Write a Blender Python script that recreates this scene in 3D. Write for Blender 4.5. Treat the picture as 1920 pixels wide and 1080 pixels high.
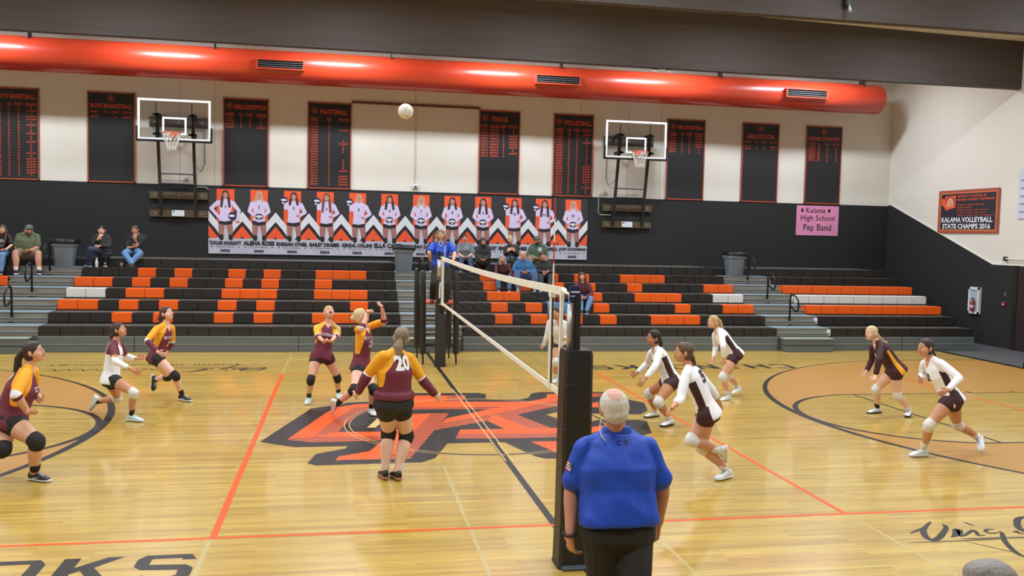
import bpy, bmesh, math, random
import numpy as np
from mathutils import Vector, Matrix, Quaternion
from mathutils.bvhtree import BVHTree
random.seed(7)
for _o in list(bpy.data.objects): bpy.data.objects.remove(_o)
SC = bpy.context.scene
COL = SC.collection
# ---------------------------------------------------------------- camera
CAM_F, CAM_POS = 1688.83, (-1.915, -8.0037, 2.7008)
YAW, PITCH, ROLL = 0.186, 0.0609, 0.0226
cam_d = bpy.data.cameras.new('camera'); cam = bpy.data.objects.new('camera', cam_d); COL.objects.link(cam)
cam_d.sensor_width = 36; cam_d.lens = CAM_F / 1920 * 36; cam_d.clip_end = 200
_f = Vector((math.sin(YAW)*math.cos(PITCH), math.cos(YAW)*math.cos(PITCH), -math.sin(PITCH)))
_r = Vector((math.cos(YAW), -math.sin(YAW), 0)); _u = _r.cross(_f)
_r2 = _r*math.cos(ROLL) + _u*math.sin(ROLL); _u2 = _u*math.cos(ROLL) - _r*math.sin(ROLL)
_m = Matrix.Identity(4)
for i in range(3): _m[i][0] = _r2[i]; _m[i][1] = _u2[i]; _m[i][2] = -_f[i]; _m[i][3] = CAM_POS[i]
cam.matrix_world = _m; SC.camera = cam
# ---------------------------------------------------------------- light of the hall
SC.view_settings.view_transform = 'Standard'; SC.view_settings.look = 'None'
SC.view_settings.exposure = 0.0; SC.view_settings.gamma = 1.0; SC.view_settings.use_curve_mapping = False
SC.cycles.max_bounces = 8; SC.cycles.diffuse_bounces = 4; SC.cycles.glossy_bounces = 3; SC.cycles.use_denoising = True
W = bpy.data.worlds.new('world'); SC.world = W; W.use_nodes = True
W.node_tree.nodes['Background'].inputs[0].default_value = (1.0, .93, .82, 1); W.node_tree.nodes['Background'].inputs[1].default_value = 0.02
LAMP_X = (-10.9, -6.4, -1.95, 2.55, 7.05, 11.6)
def lamp(x, y, z, power, sx=1.3, sy=.35, col=(.90, .99, 1.08), up=False):
    d = bpy.data.lights.new('ceiling_lamp', 'AREA'); d.shape = 'RECTANGLE'; d.size = sx; d.size_y = sy
    d.energy = power; d.color = col
    o = bpy.data.objects.new('ceiling_lamp', d); COL.objects.link(o); o.location = (x, y, z)
    if up: o.rotation_euler = (math.pi, 0, 0)      # the fixtures' faint uplight on the ceiling
for _x in LAMP_X:
    lamp(_x, 15.3, 7.85, 215)
    for _y in (10.0, 5.0, 0.0, -5.0): lamp(_x, _y, 7.75, 135)
    for _y in (10.0, 5.0, 0.0): lamp(_x, _y, 7.5, 14, 1.2, .3, up=True)
# ---------------------------------------------------------------- helpers
def lin(c):
    if isinstance(c, str): c = tuple(int(c[i:i+2], 16)/255 for i in (0, 2, 4))
    return tuple((v/12.92 if v <= .04045 else ((v+.055)/1.055)**2.4) for v in c) + (1,)
_mats = {}
def mat(name, col, rough=.6, metal=0, noise=0, scale=8, bump=0, spec=.5, stretch=None, coat=0, trans=0, sheen=0, bdist=.01):
    if name in _mats: return _mats[name]
    m = bpy.data.materials.new(name); m.use_nodes = True; nt = m.node_tree; b = nt.nodes['Principled BSDF']
    c = lin(col); b.inputs['Base Color'].default_value = c; b.inputs['Roughness'].default_value = rough
    b.inputs['Metallic'].default_value = metal; b.inputs['Specular IOR Level'].default_value = spec
    b.inputs['Coat Weight'].default_value = coat; b.inputs['Coat Roughness'].default_value = .12
    if sheen: b.inputs['Sheen Weight'].default_value = sheen
    if trans: b.inputs['Transmission Weight'].default_value = trans; b.inputs['IOR'].default_value = 1.02
    if noise or bump:
        tc = nt.nodes.new('ShaderNodeTexCoord'); mp = nt.nodes.new('ShaderNodeMapping'); nz = nt.nodes.new('ShaderNodeTexNoise')
        nz.inputs['Scale'].default_value = scale; nz.inputs['Detail'].default_value = 4
        if stretch: mp.inputs['Scale'].default_value = stretch
        nt.links.new(tc.outputs['Object'], mp.inputs[0]); nt.links.new(mp.outputs[0], nz.inputs[0])
        if noise:
            mx = nt.nodes.new('ShaderNodeMix'); mx.data_type = 'RGBA'
            mx.inputs['A'].default_value = tuple(v*(1-noise) for v in c[:3]) + (1,)
            mx.inputs['B'].default_value = tuple(min(1, v*(1+noise)) for v in c[:3]) + (1,)
            nt.links.new(nz.outputs['Fac'], mx.inputs['Factor']); nt.links.new(mx.outputs['Result'], b.inputs['Base Color'])
        if bump:
            bp = nt.nodes.new('ShaderNodeBump'); bp.inputs['Strength'].default_value = bump; bp.inputs['Distance'].default_value = bdist
            nt.links.new(nz.outputs['Fac'], bp.inputs['Height']); nt.links.new(bp.outputs[0], b.inputs['Normal'])
    _mats[name] = m; return m
class MB:
    def __init__(s): s.v = []; s.f = []; s.mi = []
    def add(s, vs, fs, mi=0):
        n = len(s.v); s.v += [tuple(v) for v in vs]; s.f += [tuple(n+i for i in f) for f in fs]; s.mi += [mi]*len(fs); return s
    def box(s, a, b, mi=0):
        (x0, y0, z0), (x1, y1, z1) = a, b
        return s.add([(x0,y0,z0),(x1,y0,z0),(x1,y1,z0),(x0,y1,z0),(x0,y0,z1),(x1,y0,z1),(x1,y1,z1),(x0,y1,z1)],
                     [(0,3,2,1),(4,5,6,7),(0,1,5,4),(1,2,6,5),(2,3,7,6),(3,0,4,7)], mi)
    def bbox(s, a, b, r=.01, mi=0):      # box with chamfered edges
        bm = bmesh.new(); bmesh.ops.create_cube(bm, size=1)
        for v in bm.verts: v.co = Vector([(a[i]+b[i])/2 + v.co[i]*(b[i]-a[i]) for i in range(3)])
        bmesh.ops.bevel(bm, geom=bm.edges[:], offset=r, segments=2, affect='EDGES')
        bm.verts.index_update(); s.add([v.co[:] for v in bm.verts], [[v.index for v in f.verts] for f in bm.faces], mi); bm.free(); return s
    def tube(s, pts, r, seg=10, mi=0, cap=True, closed=False, flat=1.0):
        pts = [Vector(p) for p in pts]; n = len(pts); rs = r if isinstance(r, (list, tuple)) else [r]*n
        vs, fs = [], []; pu = None
        for i, p in enumerate(pts):
            if closed: t = (pts[(i+1) % n]-pts[i-1]).normalized()
            else: t = (pts[min(i+1, n-1)]-pts[max(i-1, 0)]).normalized()
            if pu is None: pu = t.orthogonal().normalized() if abs(t.z) > .9 else Vector((0,0,1)).cross(t).normalized()
            u = (pu - t*pu.dot(t)).normalized(); w = t.cross(u); pu = u
            for k in range(seg):
                a = 2*math.pi*k/seg; vs.append(p + u*math.cos(a)*rs[i] + w*math.sin(a)*rs[i]*flat)
        m = n if closed else n-1
        for i in range(m):
            for k in range(seg):
                a, b = i*seg+k, i*seg+(k+1) % seg; c, d = ((i+1) % n)*seg+(k+1) % seg, ((i+1) % n)*seg+k
                fs.append((a, b, c, d))
        if cap and not closed: fs += [tuple(range(seg))[::-1], tuple(range((n-1)*seg, n*seg))]
        return s.add(vs, fs, mi)
    def lathe(s, prof, c=(0,0,0), seg=24, mi=0):
        vs = [(c[0]+r*math.cos(2*math.pi*k/seg), c[1]+r*math.sin(2*math.pi*k/seg), c[2]+z) for r, z in prof for k in range(seg)]
        fs = [(i*seg+k, i*seg+(k+1) % seg, (i+1)*seg+(k+1) % seg, (i+1)*seg+k) for i in range(len(prof)-1) for k in range(seg)]
        return s.add(vs, fs, mi)
    def poly(s, pts, fn, mi=0, th=0):    # a flat outline, optionally given thickness along fn's third axis
        from mathutils.geometry import tessellate_polygon
        tr = tessellate_polygon([[Vector((p[0], p[1], 0)) for p in pts]])
        vs = [fn(p[0], p[1], 0) for p in pts]
        area = sum(pts[i-1][0]*pts[i][1]-pts[i][0]*pts[i-1][1] for i in range(len(pts)))
        fs = []
        for t in tr:
            a, b, c = [pts[i] for i in t]; o = (b[0]-a[0])*(c[1]-a[1])-(b[1]-a[1])*(c[0]-a[0])
            fs.append(tuple(t) if o > 0 else tuple(t)[::-1])
        s.add(vs, fs, mi)
        if th:
            n = len(pts); vv = [fn(p[0], p[1], 0) for p in pts] + [fn(p[0], p[1], -th) for p in pts]
            s.add(vv, [(i, (i+1) % n, n+(i+1) % n, n+i) for i in range(n)], mi)
        return s
    def build(s, name, mats, parent=None, smooth=False):
        me = bpy.data.meshes.new(name); me.from_pydata(s.v, [], s.f); me.update()
        for m in (mats if isinstance(mats, (list, tuple)) else [mats]): me.materials.append(m)
        me.polygons.foreach_set('material_index', s.mi)
        if smooth: me.polygons.foreach_set('use_smooth', [True]*len(me.polygons))
        if smooth == 'auto':
            me.set_sharp_from_angle(angle=.7)
        o = bpy.data.objects.new(name, me); COL.objects.link(o)
        if parent: o.parent = parent; o.matrix_parent_inverse = Matrix.Translation(-parent.location) if not any(parent.rotation_euler) else parent.matrix_world.inverted()
        return o
def tag(o, label=None, cat=None, group=None, kind=None):
    if label: o['label'] = label
    if cat: o['category'] = cat
    if group: o['group'] = group
    if kind: o['kind'] = kind
    return o
def thing(name, label, cat, loc=(0,0,0), group=None):
    o = bpy.data.objects.new(name, None); COL.objects.link(o); o.location = loc; o.empty_display_size = .2
    return tag(o, label, cat, group)
def copy_tree(o, parent=None):
    kids = list(o.children); c = o.copy(); COL.objects.link(c)
    if parent: c.parent = parent
    for k in kids: copy_tree(k, c)
    return c
_fc = {}
def text_geo(txt, bold=0.0, align='CENTER'):   # outline lettering as 2-D triangles, 1 unit high capitals
    key = (txt, bold, align)
    if key in _fc: return _fc[key]
    cu = bpy.data.curves.new('t', 'FONT'); cu.body = txt; cu.align_x = align; cu.offset = bold; cu.size = 1.0; cu.resolution_u = 2
    ob = bpy.data.objects.new('t', cu); COL.objects.link(ob); dg = bpy.context.evaluated_depsgraph_get(); dg.update()
    me = ob.evaluated_get(dg).to_mesh()
    vs = [(v.co.x, v.co.y) for v in me.vertices]; fs = [tuple(p.vertices) for p in me.polygons]
    ob.evaluated_get(dg).to_mesh_clear(); bpy.data.objects.remove(ob); bpy.data.curves.remove(cu)
    _fc[key] = (vs, fs); return _fc[key]
def put_text(mb, txt, fn, x0, x1, y0, y1, bold=0.0, mi=0):   # stretch the lettering into the rectangle
    vs, fs = text_geo(txt, bold)
    if not vs: return
    if set(txt) == {'1'} and len(txt) == 1: c_ = (x0+x1)/2; h_ = (x1-x0)*.22; x0, x1 = c_-h_, c_+h_
    ax, bx = min(v[0] for v in vs), max(v[0] for v in vs); ay, by = min(v[1] for v in vs), max(v[1] for v in vs)
    mb.add([fn(x0+(v[0]-ax)/(bx-ax)*(x1-x0), y0+(v[1]-ay)/(by-ay)*(y1-y0), 0) for v in vs], fs, mi)
def stroke(mb, pts, w, fn, mi=0):     # brush stroke with tapered ends
    P = [Vector(p) for p in pts]; Q = []
    for i in range(len(P)-1):
        a, b = P[i], P[i+1]; pa = P[i-1] if i else a; pb = P[i+2] if i+2 < len(P) else b
        for k in range(4):
            t = k/4; Q.append(.5*((2*a)+(b-pa)*t+(2*pa-5*a+4*b-pb)*t*t+(3*a-pa-3*b+pb)*t**3))
    Q.append(P[-1]); n = len(Q); vs = []
    for i, q in enumerate(Q):
        t = (Q[min(i+1, n-1)]-Q[max(i-1, 0)]).normalized(); nn = Vector((-t.y, t.x))
        ww = w*min(1, .35+2.5*min(i, n-1-i)/n); vs += [fn(*(q-nn*ww), 0), fn(*(q+nn*ww), 0)]
    mb.add(vs, [(2*i, 2*i+2, 2*i+3, 2*i+1) for i in range(n-1)], mi)
MARKS = {'dark':[(-2.923,3.597),(-2.359,5.721),(-2.11,5.899),(-1.82,6.15),(-1.458,6.23),(-0.872,6.924),(-0.346,6.901),(0.356,6.883),(0.454,6.736),(0.381,6.275),(0.946,6.239),(1.115,6.391),(1.236,6.767),(1.422,6.891),(1.783,6.87),(2.543,6.839),(2.841,6.721),(2.734,6.119),(2.917,5.835),(2.753,5.193),(2.542,4.916),(1.799,5.033),(1.37,5.23),(1.096,4.998),(1.224,4.628),(1.639,4.461),(1.797,4.594),(2.357,4.526),(2.477,4.444),(2.282,3.663),(2.202,3.605),(1.135,2.605),(0.695,2.407),(0.504,2.426),(0.406,2.545),(0.282,2.915),(0.161,3.308),(-0.58,3.306),(-0.807,2.58),(-0.987,2.39),(-1.176,2.393),(-2.193,2.369),(-2.295,2.473),(-2.214,2.904),(-1.864,3.156),(-1.839,3.271),(-2.482,3.278)],'wood':[[(-1.571,4.312),(-1.408,4.918),(-1.284,4.909),(-1.453,4.313)]],'org':[[(-2.592,3.706),(-2.126,5.421),(-1.971,5.791),(-1.694,6.005),(-1.309,6.047),(-1.346,5.747),(-1.735,5.742),(-1.943,5.076),(-2.056,4.686),(-2.269,3.852)],[(-2.592,3.706),(-2.269,3.862),(-1.956,4.087),(-1.168,4.041),(-1.25,3.764),(-2.257,3.818)],[(-1.98,2.575),(-1.943,2.757),(-1.569,2.993),(-1.413,3.472),(-1.238,3.986),(-1.131,4.287),(-0.979,5.183),(-0.605,5.217),(-0.941,4.062),(-1.236,2.886),(-1.387,2.675)],[(-0.968,6.708),(-0.191,6.66),(-0.313,6.119),(1.028,6.031),(1.398,6.335),(1.496,6.673),(1.741,6.698),(1.613,6.174),(0.315,5.087),(-0.531,4.509),(-0.417,4.842),(0.315,5.48),(0.524,5.637),(-1.029,5.725)],[(0.297,5.058),(0.354,5.023),(0.67,4.112),(1.114,4.076),(1.042,3.783),(-0.371,3.812),(-0.445,3.574),(-0.313,4.088),(0.301,4.089),(0.147,4.625)],[(0.508,3.31),(0.946,3.299),(0.762,2.552)],[(2.015,5.807),(2.172,5.955),(2.055,5.49),(1.936,5.526)],[(1.427,4.04),(1.743,4.195),(1.789,4.01),(1.421,3.714),(1.335,3.7)]],'hat':[[(-1.735,5.742),(-1.346,5.747),(-1.566,5.505),(-1.767,4.946),(-1.956,4.097),(-2.269,3.852),(-2.056,4.686),(-1.943,5.076)],[(-2.591,3.696),(-2.257,3.808),(-1.25,3.75),(-1.431,3.557),(-2.247,3.5)],[(-0.605,5.217),(-0.346,5.198),(-0.531,4.509),(-0.667,4.091),(-1.104,2.589),(-1.118,2.558),(-1.449,2.59),(-1.74,2.571),(-1.976,2.567),(-1.387,2.667),(-1.236,2.878),(-0.938,4.062)],[(-0.191,6.66),(0.116,6.68),(-0.015,6.1),(-0.313,6.119)],[(-1.029,5.725),(0.522,5.624),(0.313,5.467),(-1.039,5.551)],[(-0.533,4.498),(0.313,5.075),(1.61,6.159),(1.507,5.739),(0.664,5.031),(0.956,4.116),(0.672,4.123),(0.356,5.035),(0.284,5.016),(0.141,4.625),(-0.667,4.091)],[(-0.446,3.565),(-0.372,3.802),(1.039,3.773),(0.976,3.513)],[(2.276,6.721),(2.48,6.709),(2.316,6.395),(2.187,6.403)]],'sig':[([(3.287,-0.623),(3.468,-0.521),(3.52,-0.489)],0.013),([(3.708,-0.33),(3.604,-0.424),(3.484,-0.541),(3.399,-0.676),(3.366,-0.778),(3.391,-0.816),(3.474,-0.773),(3.612,-0.648),(3.736,-0.515),(3.768,-0.433)],0.023),([(3.772,-0.415),(3.774,-0.463),(3.705,-0.567),(3.576,-0.697)],0.014),([(3.613,-0.764),(3.698,-0.712),(3.798,-0.587),(3.81,-0.616),(3.71,-0.758)],0.025),([(3.704,-0.766),(3.79,-0.723),(3.948,-0.614),(3.946,-0.669),(3.9,-0.754),(3.978,-0.745)],0.014),([(4.03,-0.381),(4.043,-0.427),(4.057,-0.49)],0.01),([(4.181,-0.614),(4.112,-0.606),(4.053,-0.654),(4.069,-0.711),(4.164,-0.695)],0.013),([(4.19,-0.671),(4.168,-0.732),(4.055,-0.895),(3.963,-1.087),(3.918,-1.22),(3.922,-1.299),(3.984,-1.33)],0.019),([(3.113,-0.854),(3.654,-0.868),(4.038,-0.867)],0.007),([(3.678,-0.819),(4.063,-0.844),(5.388,-0.935)],0.008),([(3.666,-0.886),(3.921,-1.215)],0.005),([(4.839,-0.29),(4.7,-0.325),(4.584,-0.422),(4.456,-0.6),(4.452,-0.711),(4.615,-0.618)],0.024),([(4.301,-0.711),(4.359,-0.691),(4.34,-0.738),(4.41,-0.761)],0.012)]}
# ================================================================ the setting
XW, YB, XL, YF = 15.0, 17.9, -15.0, -13.0
M_cream = mat('cream_wall_paint', 'DAD5CA', .75, noise=.05, scale=1.5, bump=.15)
M_black = mat('charcoal_wall_paint', '1C1D1E', .8, noise=.15, scale=40, bump=.1)
M_beam = mat('dark_stained_beam', '4A4240', .75, noise=.3, scale=2.0, stretch=(.4, 8, 8))
M_ceil = mat('ceiling_paint', 'E6DCC8', .9)
def wood_floor(name):
    m = bpy.data.materials.new(name); m.use_nodes = True; nt = m.node_tree; b = nt.nodes['Principled BSDF']
    N = nt.nodes.new; L = nt.links.new
    tc = N('ShaderNodeTexCoord'); br = N('ShaderNodeTexBrick')
    br.inputs['Scale'].default_value = 1.0; br.inputs['Brick Width'].default_value = 1.3; br.inputs['Row Height'].default_value = .057
    br.inputs['Mortar Size'].default_value = .0008; br.offset_frequency = 2; br.offset = .37; br.squash = 1
    br.inputs['Color1'].default_value = lin('AF8B3A'); br.inputs['Color2'].default_value = lin('C4A54B'); br.inputs['Mortar'].default_value = lin('8F6E38')
    L(tc.outputs['Object'], br.inputs[0])
    mp = N('ShaderNodeMapping'); mp.inputs['Scale'].default_value = (.55, 8.5, 1); nz = N('ShaderNodeTexNoise'); nz.inputs['Scale'].default_value = 1.0; nz.inputs['Detail'].default_value = 5
    L(tc.outputs['Object'], mp.inputs[0]); L(mp.outputs[0], nz.inputs[0])
    mp2 = N('ShaderNodeMapping'); mp2.inputs['Scale'].default_value = (3, 60, 1); nz2 = N('ShaderNodeTexNoise'); nz2.inputs['Scale'].default_value = 1.0; nz2.inputs['Detail'].default_value = 3
    L(tc.outputs['Object'], mp2.inputs[0]); L(mp2.outputs[0], nz2.inputs[0])
    ad = N('ShaderNodeMath'); ad.operation = 'ADD'; L(nz.outputs['Fac'], ad.inputs[0]); L(nz2.outputs['Fac'], ad.inputs[1])
    rp = N('ShaderNodeMapRange'); rp.inputs['From Min'].default_value = .7; rp.inputs['From Max'].default_value = 1.3; rp.inputs['To Min'].default_value = .80; rp.inputs['To Max'].default_value = 1.18
    L(ad.outputs[0], rp.inputs[0])
    mx = N('ShaderNodeMix'); mx.data_type = 'RGBA'; mx.blend_type = 'MULTIPLY'; mx.inputs['Factor'].default_value = 1
    L(br.outputs['Color'], mx.inputs['A']); L(rp.outputs[0], mx.inputs['B']); L(mx.outputs['Result'], b.inputs['Base Color'])
    b.inputs['Roughness'].default_value = .32; b.inputs['Coat Weight'].default_value = .5; b.inputs['Coat Roughness'].default_value = .07
    bp = N('ShaderNodeBump'); bp.inputs['Strength'].default_value = .05; bp.inputs['Distance'].default_value = .01
    L(nz.outputs['Fac'], bp.inputs['Height']); L(bp.outputs[0], b.inputs['Coat Normal'])
    return m
M_wood = wood_floor('varnished_maple_floor')
def paint(name, col): return mat(name, col, .42, coat=.14, noise=.06, scale=3, spec=.25)
P_black, P_org, P_dk, P_stain, P_lt = paint('floor_paint_black', '1A1615'), paint('floor_paint_orange', 'E0540C'), paint('floor_paint_charcoal', '1E1B1A'), paint('floor_stain_brown', 'AC7F3C'), paint('floor_line_pale', 'D8B878')
def hatch_mat():
    m = bpy.data.materials.new('floor_paint_hatched'); m.use_nodes = True; nt = m.node_tree; b = nt.nodes['Principled BSDF']
    tc = nt.nodes.new('ShaderNodeTexCoord'); wv = nt.nodes.new('ShaderNodeTexWave'); wv.bands_direction = 'Y'; wv.inputs['Scale'].default_value = 3.3
    mx = nt.nodes.new('ShaderNodeMix'); mx.data_type = 'RGBA'; mx.inputs['A'].default_value = lin('1E1B1A'); mx.inputs['B'].default_value = lin('E0540C')
    rp = nt.nodes.new('ShaderNodeMapRange'); rp.inputs['From Min'].default_value = .3; rp.inputs['From Max'].default_value = .55
    nt.links.new(tc.outputs['Object'], wv.inputs[0]); nt.links.new(wv.outputs['Fac'], rp.inputs[0]); nt.links.new(rp.outputs[0], mx.inputs['Factor']); nt.links.new(mx.outputs['Result'], b.inputs['Base Color'])
    b.inputs['Roughness'].default_value = .4; b.inputs['Coat Weight'].default_value = .22; b.inputs['Coat Roughness'].default_value = .12
    return m
P_hatch = hatch_mat()
fl = MB().box((XL, YF, -.2), (12.72, 12.3, 0)).build('floor', M_wood); tag(fl, 'glossy maple gym floor', 'floor', kind='structure')
dk = MB().box((12.72, YF, -.2), (XW, YB, 0)).box((XL, 12.3, -.2), (12.72, YB, 0)).build('floor_mat', mat('grey_mat_floor', '4A4B4D', .8, noise=.1, scale=30)); tag(dk, 'dark grey matting floor beyond the baseline', 'floor', kind='structure')
MB().box((12.66, YF, 0), (12.78, 12.12, .012)).build('edge_strip', P_black, dk)
def fz(z, rot=False):
    if rot: return lambda x, y, d=0: (-x, 9-y, z+d)
    return lambda x, y, d=0: (x, y, z+d)
def line(mb, a, b, w, z):
    a, b = Vector(a), Vector(b); t = (b-a).normalized(); n = Vector((-t.y, t.x))*w/2
    mb.add([(*(a-n), z), (*(b-n), z), (*(b+n), z), (*(a+n), z)], [(0,1,2,3)])
def arc(mb, c, r0, r1, a0, a1, z, n=72):
    vs = []
    for i in range(n+1):
        a = math.radians(a0+(a1-a0)*i/n); vs += [(c[0]+r0*math.cos(a), c[1]+r0*math.sin(a), z), (c[0]+r1*math.cos(a), c[1]+r1*math.sin(a), z)]
    mb.add(vs, [(2*i, 2*i+1, 2*i+3, 2*i+2) for i in range(n)])
# stained three-point areas with the natural key inside, both ends
Z1, Z2, Z3, Z4 = .0003, .0006, .0010, .0013
for s in (1, -1):
    hx = s*11.12; st = MB(); ln = MB(); R3, FT = 6.06, s*6.93
    half = []; a_end = 90-math.degrees(math.acos(5.93/R3)); xe = s*12.66
    arcp = [(hx - s*R3*math.cos(a), 4.5+R3*math.sin(a)) for a in np.radians(np.linspace(-79, 79, 90))]
    yy = R3*math.sin(math.radians(79))
    keyc = [(FT - s*1.83*math.cos(a), 4.5+1.83*math.sin(a)) for a in np.radians(np.linspace(90, -90, 50))]
    outer = [(xe, 4.5-yy)] + [(float(a), float(b)) for a, b in arcp] + [(xe, 4.5+yy)]
    inner = [(xe, 4.5+1.83)] + [(float(a), float(b)) for a, b in keyc] + [(xe, 4.5-1.83)]
    # stain as a strip between the outer line and the key
    def resample(pl, n):
        d = [0];
        for i in range(1, len(pl)): d.append(d[-1]+math.dist(pl[i-1], pl[i]))
        return [(float(np.interp(t, d, [p[0] for p in pl])), float(np.interp(t, d, [p[1] for p in pl]))) for t in np.linspace(0, d[-1], n)]
    A = resample(outer, 160); B = resample(inner[::-1], 160)
    st.add([(*p, Z1) for p in A] + [(*p, Z1) for p in B], [((i, i+1, 161+i, 160+i) if s < 0 else (i, 160+i, 161+i, i+1)) for i in range(159)])
    st.build('stained_area', P_stain, fl)
    def ribbon(mb, pl, w0, w1, z):
        n = len(pl); vs = []
        for i, p in enumerate(pl):
            t = Vector(pl[min(i+1, n-1)])-Vector(pl[max(i-1, 0)]); t.normalize(); nn = Vector((-t.y, t.x))
            ww = w0+(w1-w0)*math.sin(math.pi*i/(n-1))**6
            vs += [(*(Vector(p)-nn*ww), z), (*(Vector(p)+nn*ww), z)]
        mb.add(vs, [(2*i, 2*i+1, 2*i+3, 2*i+2) for i in range(n-1)])
    ribbon(ln, A, .020, .055, Z2); ribbon(ln, B, .018, .045, Z2+.00015)
    line(ln, (FT, 2.67), (FT, 6.33), .05, Z2)
    line(ln, (s*8.9, 6.33), (s*8.9, 6.62), .05, Z2)
    for xx in (9.3, 10.2, 11.1): line(ln, (s*xx, 6.33), (s*xx, 6.52), .05, Z2); line(ln, (s*xx, 2.67), (s*xx, 2.48), .05, Z2)
    ln.build('key_line', P_black, fl)
vb = MB()
line(vb, (-9.05, 0), (9.05, 0), .05, Z3); line(vb, (-9.05, 9), (9.05, 9), .022, Z3); line(vb, (-9, 0), (-9, 9), .05, Z3); line(vb, (9, 0), (9, 9), .05, Z3)
line(vb, (-3, 0), (-3, 9), .065, Z4); line(vb, (3, 0), (3, 9), .05, Z4)
vb.build('volleyball_line', P_org, fl)
cl = MB(); line(cl, (.07, -3.2), (.05, 0), .075, Z2); line(cl, (.05, 0), (-.03, 9), .075, Z2); line(cl, (-.03, 9), (-.06, 12.1), .075, Z2)
arc(cl, (0, 4.5), 1.805, 1.855, 0, 360, Z1); cl.build('centre_line', P_black, fl)
lg = MB(); lg.poly(MARKS['dark'], fz(Z3), 0)
for p in MARKS['hat']: lg.poly(p, fz(Z3+.0003), 2)
for p in MARKS['org']: lg.poly(p, fz(Z3+.0006), 1)
for p in MARKS['wood']: lg.poly(p, fz(Z3+.0009), 3)
lg.build('centre_emblem', [P_dk, P_org, P_hatch, P_lt], fl)
rg = MB(); arc(rg, (0, 4.5), 1.80, 1.812, 0, 360, 0.0023); arc(rg, (0, 4.5), 1.87, 1.882, 0, 360, 0.0023)
line(rg, (.055-.045, 2.35), (-.0+.0-.045, 7.3), .014, 0.0023); line(rg, (.055+.04, 2.35), (.04, 7.3), .014, 0.0023)
rg.build('centre_circle_line', P_lt, fl)
# thin pale badminton-style lines
pl_ = MB()
line(pl_, (-3.02, 0), (-3.02, -3.1), .04, Z1); line(pl_, (-3.0, 9), (-2.98, 11.9), .03, Z1); line(pl_, (-.75, 2.2), (-.75, -3), .03, Z1); line(pl_, (3.02, -.1), (3.02, -3.1), .03, Z1); line(pl_, (.9, -.4), (.9, -3.1), .03, Z1)
pl_.build('faint_line', mat('faint_line_olive', 'B8A468', .4, coat=.5), fl)
# the block lettering CHINOOKS, near left and turned about for the far right
GL = {
 'C': [[(1,.22),(.82,0),(.12,0),(0,.2),(0,.8),(.12,1),(.88,1),(1,.8),(.76,.8),(.72,.84),(.28,.84),(.24,.78),(.24,.22),(.3,.16),(.7,.16),(.76,.22)]],
 'H': [[(0,0),(.26,0),(.26,.4),(.74,.4),(.74,0),(1,0),(1,1),(.74,1),(.74,.58),(.26,.58),(.26,1),(0,1)]],
 'I': [[(.34,0),(.64,0),(.64,1),(.34,1)]],
 'N': [[(0,0),(.25,0),(.25,.62),(.72,0),(1,0),(1,1),(.75,1),(.75,.38),(.28,1),(0,1)]],
 'O': [[(.14,0),(.86,0),(1,.2),(1,.8),(.86,1),(.5,1),(.5,.84),(.74,.84),(.76,.78),(.76,.22),(.72,.16),(.28,.16),(.24,.22),(.24,.78),(.27,.84),(.5,.84),(.5,1),(.14,1),(0,.8),(0,.2)]],
 'K': [[(0,0),(.27,0),(.27,.38),(.4,.5),(.72,0),(1,0),(.6,.6),(1,1),(.72,1),(.27,.62),(.27,1),(0,1)]],
 'S': [[(0,.18),(.14,0),(.86,0),(1,.16),(1,.44),(.86,.58),(.24,.62),(.24,.82),(.3,.85),(.74,.85),(.76,.78),(1,.78),(.88,1),(.12,1),(0,.84),(0,.56),(.14,.42),(.76,.38),(.76,.2),(.7,.16),(.28,.16),(.24,.22)]]}
for rot in (False, True):
    m_ = MB(); fn = fz(Z2, rot)
    for i, ch in enumerate('CHINOOKS'):
        x0 = -7.52+i*.572; w = .46
        for g in GL[ch]: m_.poly([(x0+p[0]*w, -.93+p[1]*.56) for p in g], fn)
    m_.build('team_lettering', P_dk, fl)
    m_ = MB()
    for q_, (pts, w) in enumerate(MARKS['sig']):
        stroke(m_, pts, w*1.35, fz(Z2+.00012*(q_+1), rot))
    for k in range(9):      # the rest of the signature
        x = 5.05+k*.24; stroke(m_, [(x, -.78), (x+.08, -.55-.06*(k % 2)), (x+.16, -.74), (x+.26, -.62)], .018, fn)
    put_text(m_, 'VIRGIL SIMONSON COURT', fn, 4.0, 7.4, -1.34, -1.21, .01)
    m_.build('signature', P_dk, fl)
# ---- walls
ZB = 3.815
MB().box((XL, YB, ZB), (XW, YB+.2, 8.6)).build('wall_back', M_cream); tag(bpy.data.objects['wall_back'], 'cream upper wall behind the bleachers', 'wall', kind='structure')
wb = bpy.data.objects['wall_back']
MB().box((XL, YB-.02, 0), (XW, YB+.2, ZB)).build('wainscot', M_black, wb)
seam = mat('panel_seam', 'B5A58C', .8)
sm = MB()
for x in (-11.6, -6.31, -5.4, .05, 4.9, 6.38, 7.4): sm.box((x-.006, YB-.004, ZB), (x+.006, YB, 7.5))
sm.build('panel_seam', seam, wb)
rw = MB().box((XW, YF, 0), (XW+.2, YB+.2, 8.6)).build('wall_right', M_cream); tag(rw, 'cream right wall with charcoal lower part', 'wall', kind='structure')
MB().poly([(YB, 0), (YB, 3.84), (17.72, 3.84), (13.07, 2.155), (11.9, 2.155), (YF, 2.155), (YF, 0)], lambda a, b, d: (XW-.02+d, a, b), 0).build('wainscot', M_black, rw)
MB().tube([(XW-.02, 17.72, 3.85), (XW-.02, 13.07, 2.165), (XW-.02, 8, 2.165)], .018, 6).build('trim_strip', mat('pale_trim', 'DADAD0', .5), rw)
lw = MB().box((XL-.2, YF, 0), (XL, YB+.2, 8.6)).build('wall_left', M_cream); tag(lw, 'cream left wall out of frame', 'wall', kind='structure')
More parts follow.
